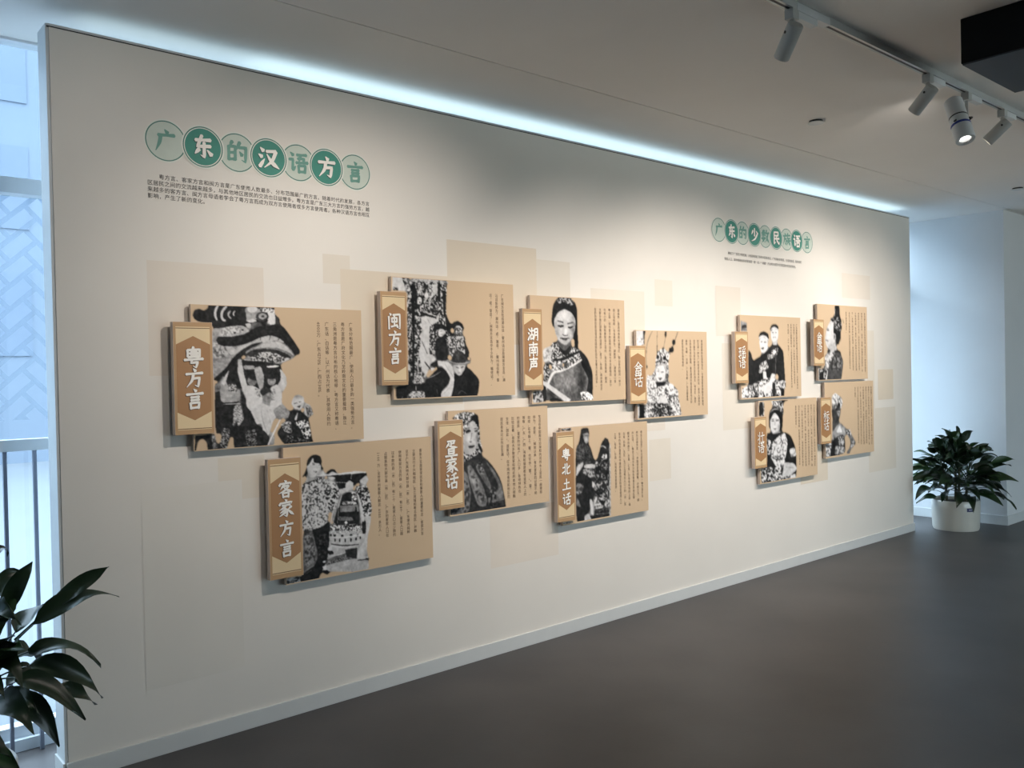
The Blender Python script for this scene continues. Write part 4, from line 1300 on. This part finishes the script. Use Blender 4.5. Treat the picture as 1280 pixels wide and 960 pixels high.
'B10': '''@ 8.354 940 495
p 20 173,222 185,150 230,113 290,130 323,210 318,342 290,364 280,260 240,170 200,230 190,345 178,332
n 28 218 9 .45 198,50 270,38 322,60 332,200 300,160 220,110
l 23 15 288,90 330,50 372,38
l 155 11 185,172 230,132 272,142
p 209 188,250 235,165 287,230 293,342 250,404 213,392 191,330
l 36 9 204,262 230,258
l 36 9 249,255 278,252
l 60 6 203,246 230,240
l 60 6 248,238 276,236
p 55 220,335 263,329 240,354
l 238 5 228,339 256,336
l 135 5 241,270 236,312
s -45 284,340 16,50
p 152 218,392 292,360 303,432 228,454
p 22 148,380 220,400 342,373 404,410 449,520 464,640 464,844 420,834 300,894 96,914 92,762 160,740
n 80 220 12 .3 208,482 300,400 342,380 374,480 354,620 332,722 250,744 198,642
l 218 11 208,560 270,612 344,590
l 36 7 220,650 270,667 322,650
l 218 11 198,642 260,704 344,682
l 150 6 250,470 300,560
n 24 212 12 .5 148,440 200,470 202,622 158,644
n 110 213 10 .33 388,560 442,528 464,620 408,644
p 192 328,690 440,700 474,762 400,834 306,864 328,760
l 120 6 350,740 440,750
n 36 222 11 .4 218,762 320,700 312,884 218,894
n 18 217 12 .5 92,762 222,740 232,894 98,914
n 28 222 8 .5 298,870 392,820 392,852 298,894
p 212 398,830 452,808 456,864 398,864
n 24 205 11 .5 72,58 128,60 128,218 72,214
p 23 83,53 112,70 122,170 90,214 72,150''',
'B11': '''@ 9.15 1020 475
n 125 228 11 .33 182,182 220,148 292,200 304,270 282,334 270,280 200,302 182,260
p 54 178,332 230,308 250,330 284,340 272,422 262,464 210,464 182,422
p 155 234,350 278,350 266,424 248,402
l 30 6 246,375 268,374
p 217 188,282 222,300 205,344
e 28 262,286 15,26
n 40 180 9 .5 182,270 240,290 230,330 182,330
p 66 186,452 262,470 242,562 186,594
p 150 186,592 260,498 334,560 334,642 250,642 186,694
p 222 228,602 270,508 304,602
s -40 205,640 20,40
p 28 212,682 250,640 312,623 334,700 334,834 208,874 156,874
n 55 195 10 .45 248,642 312,640 328,742 258,752
n 85 195 12 .5 218,752 322,762 334,832 218,864
p 108 268,480 332,538 402,620 460,720 392,802 372,856 346,834 390,762 412,702 338,600
s 40 320,540 25,30
n 56 165 11 .5 388,660 460,720 400,794
n 23 222 9 .4 338,590 382,553 404,620 370,644
n 46 218 12 .4 92,742 180,700 202,762 150,894 92,904
p 24 156,854 200,690 222,640 212,874''',
}

def chaikin(P, n=2, closed=True):
    for _ in range(n):
        if closed:
            Q = np.roll(P, -1, 0)
            P = np.stack([0.85*P+0.15*Q, 0.15*P+0.85*Q], 1).reshape(-1, 2)
        else:
            a, b = P[:-1], P[1:]
            M = np.stack([0.75*a+0.25*b, 0.25*a+0.75*b], 1).reshape(-1, 2)
            P = np.vstack([P[:1], M[1:-1], P[-1:]]) if len(P) > 2 else P
    return P

class Print:
    SS = 2
    def __init__(s, x0, x1, z0, z1, cell, seed):
        s.cell = cell; s.x0, s.z1 = x0, z1
        s.nx = int((x1-x0)/cell); s.nz = int((z1-z0)/cell)
        s.W, s.H = s.nx*s.SS, s.nz*s.SS
        s.g = np.zeros((s.H, s.W)); s.a = np.zeros((s.H, s.W)); s.rng = np.random.default_rng(seed)
        s.k = s.SS/cell
    def cv(s, pts):
        o = []
        for x, y in pts:
            X, Z = on_y(s.ox+x/s.vk, s.oy+y/s.vk, BY)
            o.append(((X-s.x0)*s.k, (s.z1-Z)*s.k))
        return np.array(o)
    def scale(s, p):                                    # canvas pixels per unit of the measuring frame
        q = s.cv([p, (p[0]+1, p[1])]); r = s.cv([p, (p[0], p[1]+1)])
        return 0.5*(np.linalg.norm(q[1]-q[0])+np.linalg.norm(r[1]-r[0]))
    def mask(s, P):
        x0, y0 = np.floor(P.min(0)).astype(int)-1; x1, y1 = np.ceil(P.max(0)).astype(int)+1
        x0, y0 = max(0, x0), max(0, y0); x1, y1 = min(s.W, x1), min(s.H, y1)
        if x1 <= x0 or y1 <= y0: return None
        X, Y = np.meshgrid(np.arange(x0, x1)+.5, np.arange(y0, y1)+.5)
        m = np.zeros(X.shape, bool)
        Q = np.roll(P, -1, 0)
        for (ax, ay), (bx_, by) in zip(P, Q):
            if ay == by: continue
            m ^= ((ay > Y) != (by > Y)) & (X < (bx_-ax)*(Y-ay)/(by-ay)+ax)
        return (slice(y0, y1), slice(x0, x1)), m
    def fill(s, P, g):
        r = s.mask(P)
        if r is None: return
        sl, m = r
        s.g[sl][m] = g; s.a[sl][m] = 1.0
    def noise(s, shape, sc):
        out = np.zeros(shape)
        for o, amp in ((1, 1.0), (0.5, 0.5)):
            c = max(1.5, sc*o); h, w = int(shape[0]/c)+3, int(shape[1]/c)+3
            r = s.rng.random((h, w))
            yi = np.arange(shape[0])/c; xi = np.arange(shape[1])/c
            y0 = yi.astype(int); x0 = xi.astype(int); fy = yi-y0; fx = xi-x0
            fy = (fy*fy*(3-2*fy))[:, None]; fx = (fx*fx*(3-2*fx))[None]
            A = r[y0][:, x0]; B = r[y0][:, x0+1]; C_ = r[y0+1][:, x0]; D = r[y0+1][:, x0+1]
            out += amp*(A*(1-fy)*(1-fx)+B*(1-fy)*fx+C_*fy*(1-fx)+D*fy*fx)
        return out
    def run(s, text):
        for ln in text.split('\n'):
            t = ln.split(' ')
            if t[0] == '@': s.vk, s.ox, s.oy = float(t[1]), float(t[2]), float(t[3]); continue
            num = lambda q: tuple(float(v) for v in q.split(','))
            if t[0] in 'pq':
                P = s.cv([num(q) for q in t[2:]])
                s.fill(chaikin(P) if t[0] == 'p' else P, float(t[1]))
            elif t[0] == 'l':
                pts = [num(q) for q in t[3:]]; P = chaikin(s.cv(pts), 2, False); wd = float(t[2])*s.scale(pts[0])/2
                T = np.gradient(P, axis=0) if len(P) > 1 else P; T /= np.linalg.norm(T, axis=1)[:, None]+1e-9
                N = np.stack([-T[:, 1], T[:, 0]], -1)*wd
                N[0] *= .6; N[-1] *= .6
                s.fill(np.vstack([P+N, (P-N)[::-1]]), float(t[1]))
            elif t[0] in 'es':
                c = num(t[2]); r = num(t[3]); th = np.linspace(0, 2*math.pi, 28)[:-1]
                if t[0] == 'e':
                    s.fill(s.cv([(c[0]+r[0]*math.cos(q), c[1]+r[1]*math.sin(q)) for q in th]), float(t[1]))
                else:
                    cc = s.cv([c])[0]; k = s.scale(c); rx, ry = r[0]*k, r[1]*k
                    x0, x1 = max(0, int(cc[0]-2.5*rx)), min(s.W, int(cc[0]+2.5*rx)); y0, y1 = max(0, int(cc[1]-2.5*ry)), min(s.H, int(cc[1]+2.5*ry))
                    X, Y = np.meshgrid(np.arange(x0, x1), np.arange(y0, y1))
                    s.g[y0:y1, x0:x1] += float(t[1])*np.exp(-((X-cc[0])/rx)**2-((Y-cc[1])/ry)**2)
            elif t[0] == 'n':
                pts = [num(q) for q in t[5:]]; P = chaikin(s.cv(pts), 1); r = s.mask(P)
                if r is None: continue
                sl, m = r; sc = float(t[3])*s.scale(pts[0])
                nz = s.noise(m.shape, sc); th = np.quantile(nz, float(t[4]))
                f = np.clip((nz-th)/0.12+0.5, 0, 1)
                v = float(t[1])+(float(t[2])-float(t[1]))*f + 14*(s.noise(m.shape, sc*0.4)-0.75)
                s.g[sl][m] = v[m]; s.a[sl][m] = 1.0
    def build(s, name, m, parent, base):
        a = s.a; g = s.g*a
        def wide(q, r):
            for ax in (0, 1):
                c = np.cumsum(np.pad(q, [(r+1, r) if k == ax else (0, 0) for k in (0, 1)], mode='edge'), axis=ax)
                q = (c[2*r+1:]-c[:-2*r-1])/(2*r+1) if ax == 0 else (c[:, 2*r+1:]-c[:, :-2*r-1])/(2*r+1)
            return q
        for _ in range(3):                              # close the hairline gaps between neighbouring shapes
            wa = wide(a, 5); hole = (a < .5) & (wa > .52)
            g = np.where(hole, wide(g, 5)/np.maximum(wa, 1e-3)*0.85, g); a = np.where(hole, 1.0, a)
        def blur(q):
            q = np.pad(q, 1, mode='edge')
            q = (q[:-2]+2*q[1:-1]+q[2:])/4
            return (q[:, :-2]+2*q[:, 1:-1]+q[:, 2:])/4
        g, a = blur(g), blur(a)
        S = s.SS
        g = g.reshape(s.nz, S, s.nx, S).mean((1, 3)); a = a.reshape(s.nz, S, s.nx, S).mean((1, 3))
        gg = np.where(a > 1e-3, g/np.maximum(a, 1e-3), 0)
        mot = (s.noise(gg.shape, 5.0)-.75)*44+(s.noise(gg.shape, 2.2)-.75)*34   # photographic grain and soft tonal drift
        gg = gg + mot*np.clip(0.35+gg/160, .35, 1.0)*np.clip((250-gg)/110, .22, 1.0)
        gl = np.clip(gg/255, 0, 1); gl = np.where(gl <= .04045, gl/12.92, ((gl+.055)/1.055)**2.4)
        gl = gl*1.10
        colr = np.ones(gg.shape+(4,))
        for c in range(3):
            colr[..., c] = gl*(1.0, 0.985, 0.975)[c]*a+base[c]*(1-a)
        xs = s.x0+(np.arange(s.nx)+.5)*s.cell; zs = s.z1-(np.arange(s.nz)+.5)*s.cell
        X, Z = np.meshgrid(xs, zs)
        on = a > 0.02
        fm = on[:-1, :-1] | on[1:, :-1] | on[:-1, 1:] | on[1:, 1:]
        I = np.arange(s.nx*s.nz).reshape(s.nz, s.nx)
        F = np.stack([I[:-1, :-1], I[1:, :-1], I[1:, 1:], I[:-1, 1:]], -1)[fm]
        used = np.unique(F); rm = np.full(s.nx*s.nz, -1); rm[used] = np.arange(len(used)); F = rm[F]
        V = np.stack([X.ravel()[used], np.full(len(used), BY-0.0005), Z.ravel()[used]], -1)
        me = bpy.data.meshes.new(name)
        me.vertices.add(len(V)); me.vertices.foreach_set('co', V.ravel())
        me.loops.add(F.size); me.loops.foreach_set('vertex_index', F.ravel().astype(np.int32))
        me.polygons.add(len(F)); me.polygons.foreach_set('loop_start', np.arange(0, F.size, 4, dtype=np.int32))
        me.update(calc_edges=True)
        at = me.color_attributes.new('print', 'FLOAT_COLOR', 'POINT')
        at.data.foreach_set('color', colr.reshape(-1, 4)[used].ravel())
        me.materials.append(m)
        return link(name, me, parent)

M_print = bpy.data.materials.new('photo_ink'); M_print.use_nodes = True
_b = M_print.node_tree.nodes['Principled BSDF']; _b.inputs['Roughness'].default_value = 0.6; _b.inputs['Specular IOR Level'].default_value = 0.2
_at = M_print.node_tree.nodes.new('ShaderNodeVertexColor'); _at.layer_name = 'print'
M_print.node_tree.links.new(_at.outputs[0], _b.inputs['Base Color'])
CELL = {'B1': 36, 'B2': 38, 'B3': 46, 'B4': 52, 'B5': 54, 'B6': 60, 'B7': 66, 'B8': 78, 'B9': 88, 'B10': 82, 'B11': 92}
for i, (key, art) in enumerate(ART.items()):
    t, x0, x1, z0, z1 = PANELS[key]
    pr = Print(x0+.001, x1-.001, z0+.001, z1-.001, CELL[key]*1e-4, 100+i)
    pr.run(art)
    pr.build('photo_print', M_print, t, lin((205, 180, 149)))
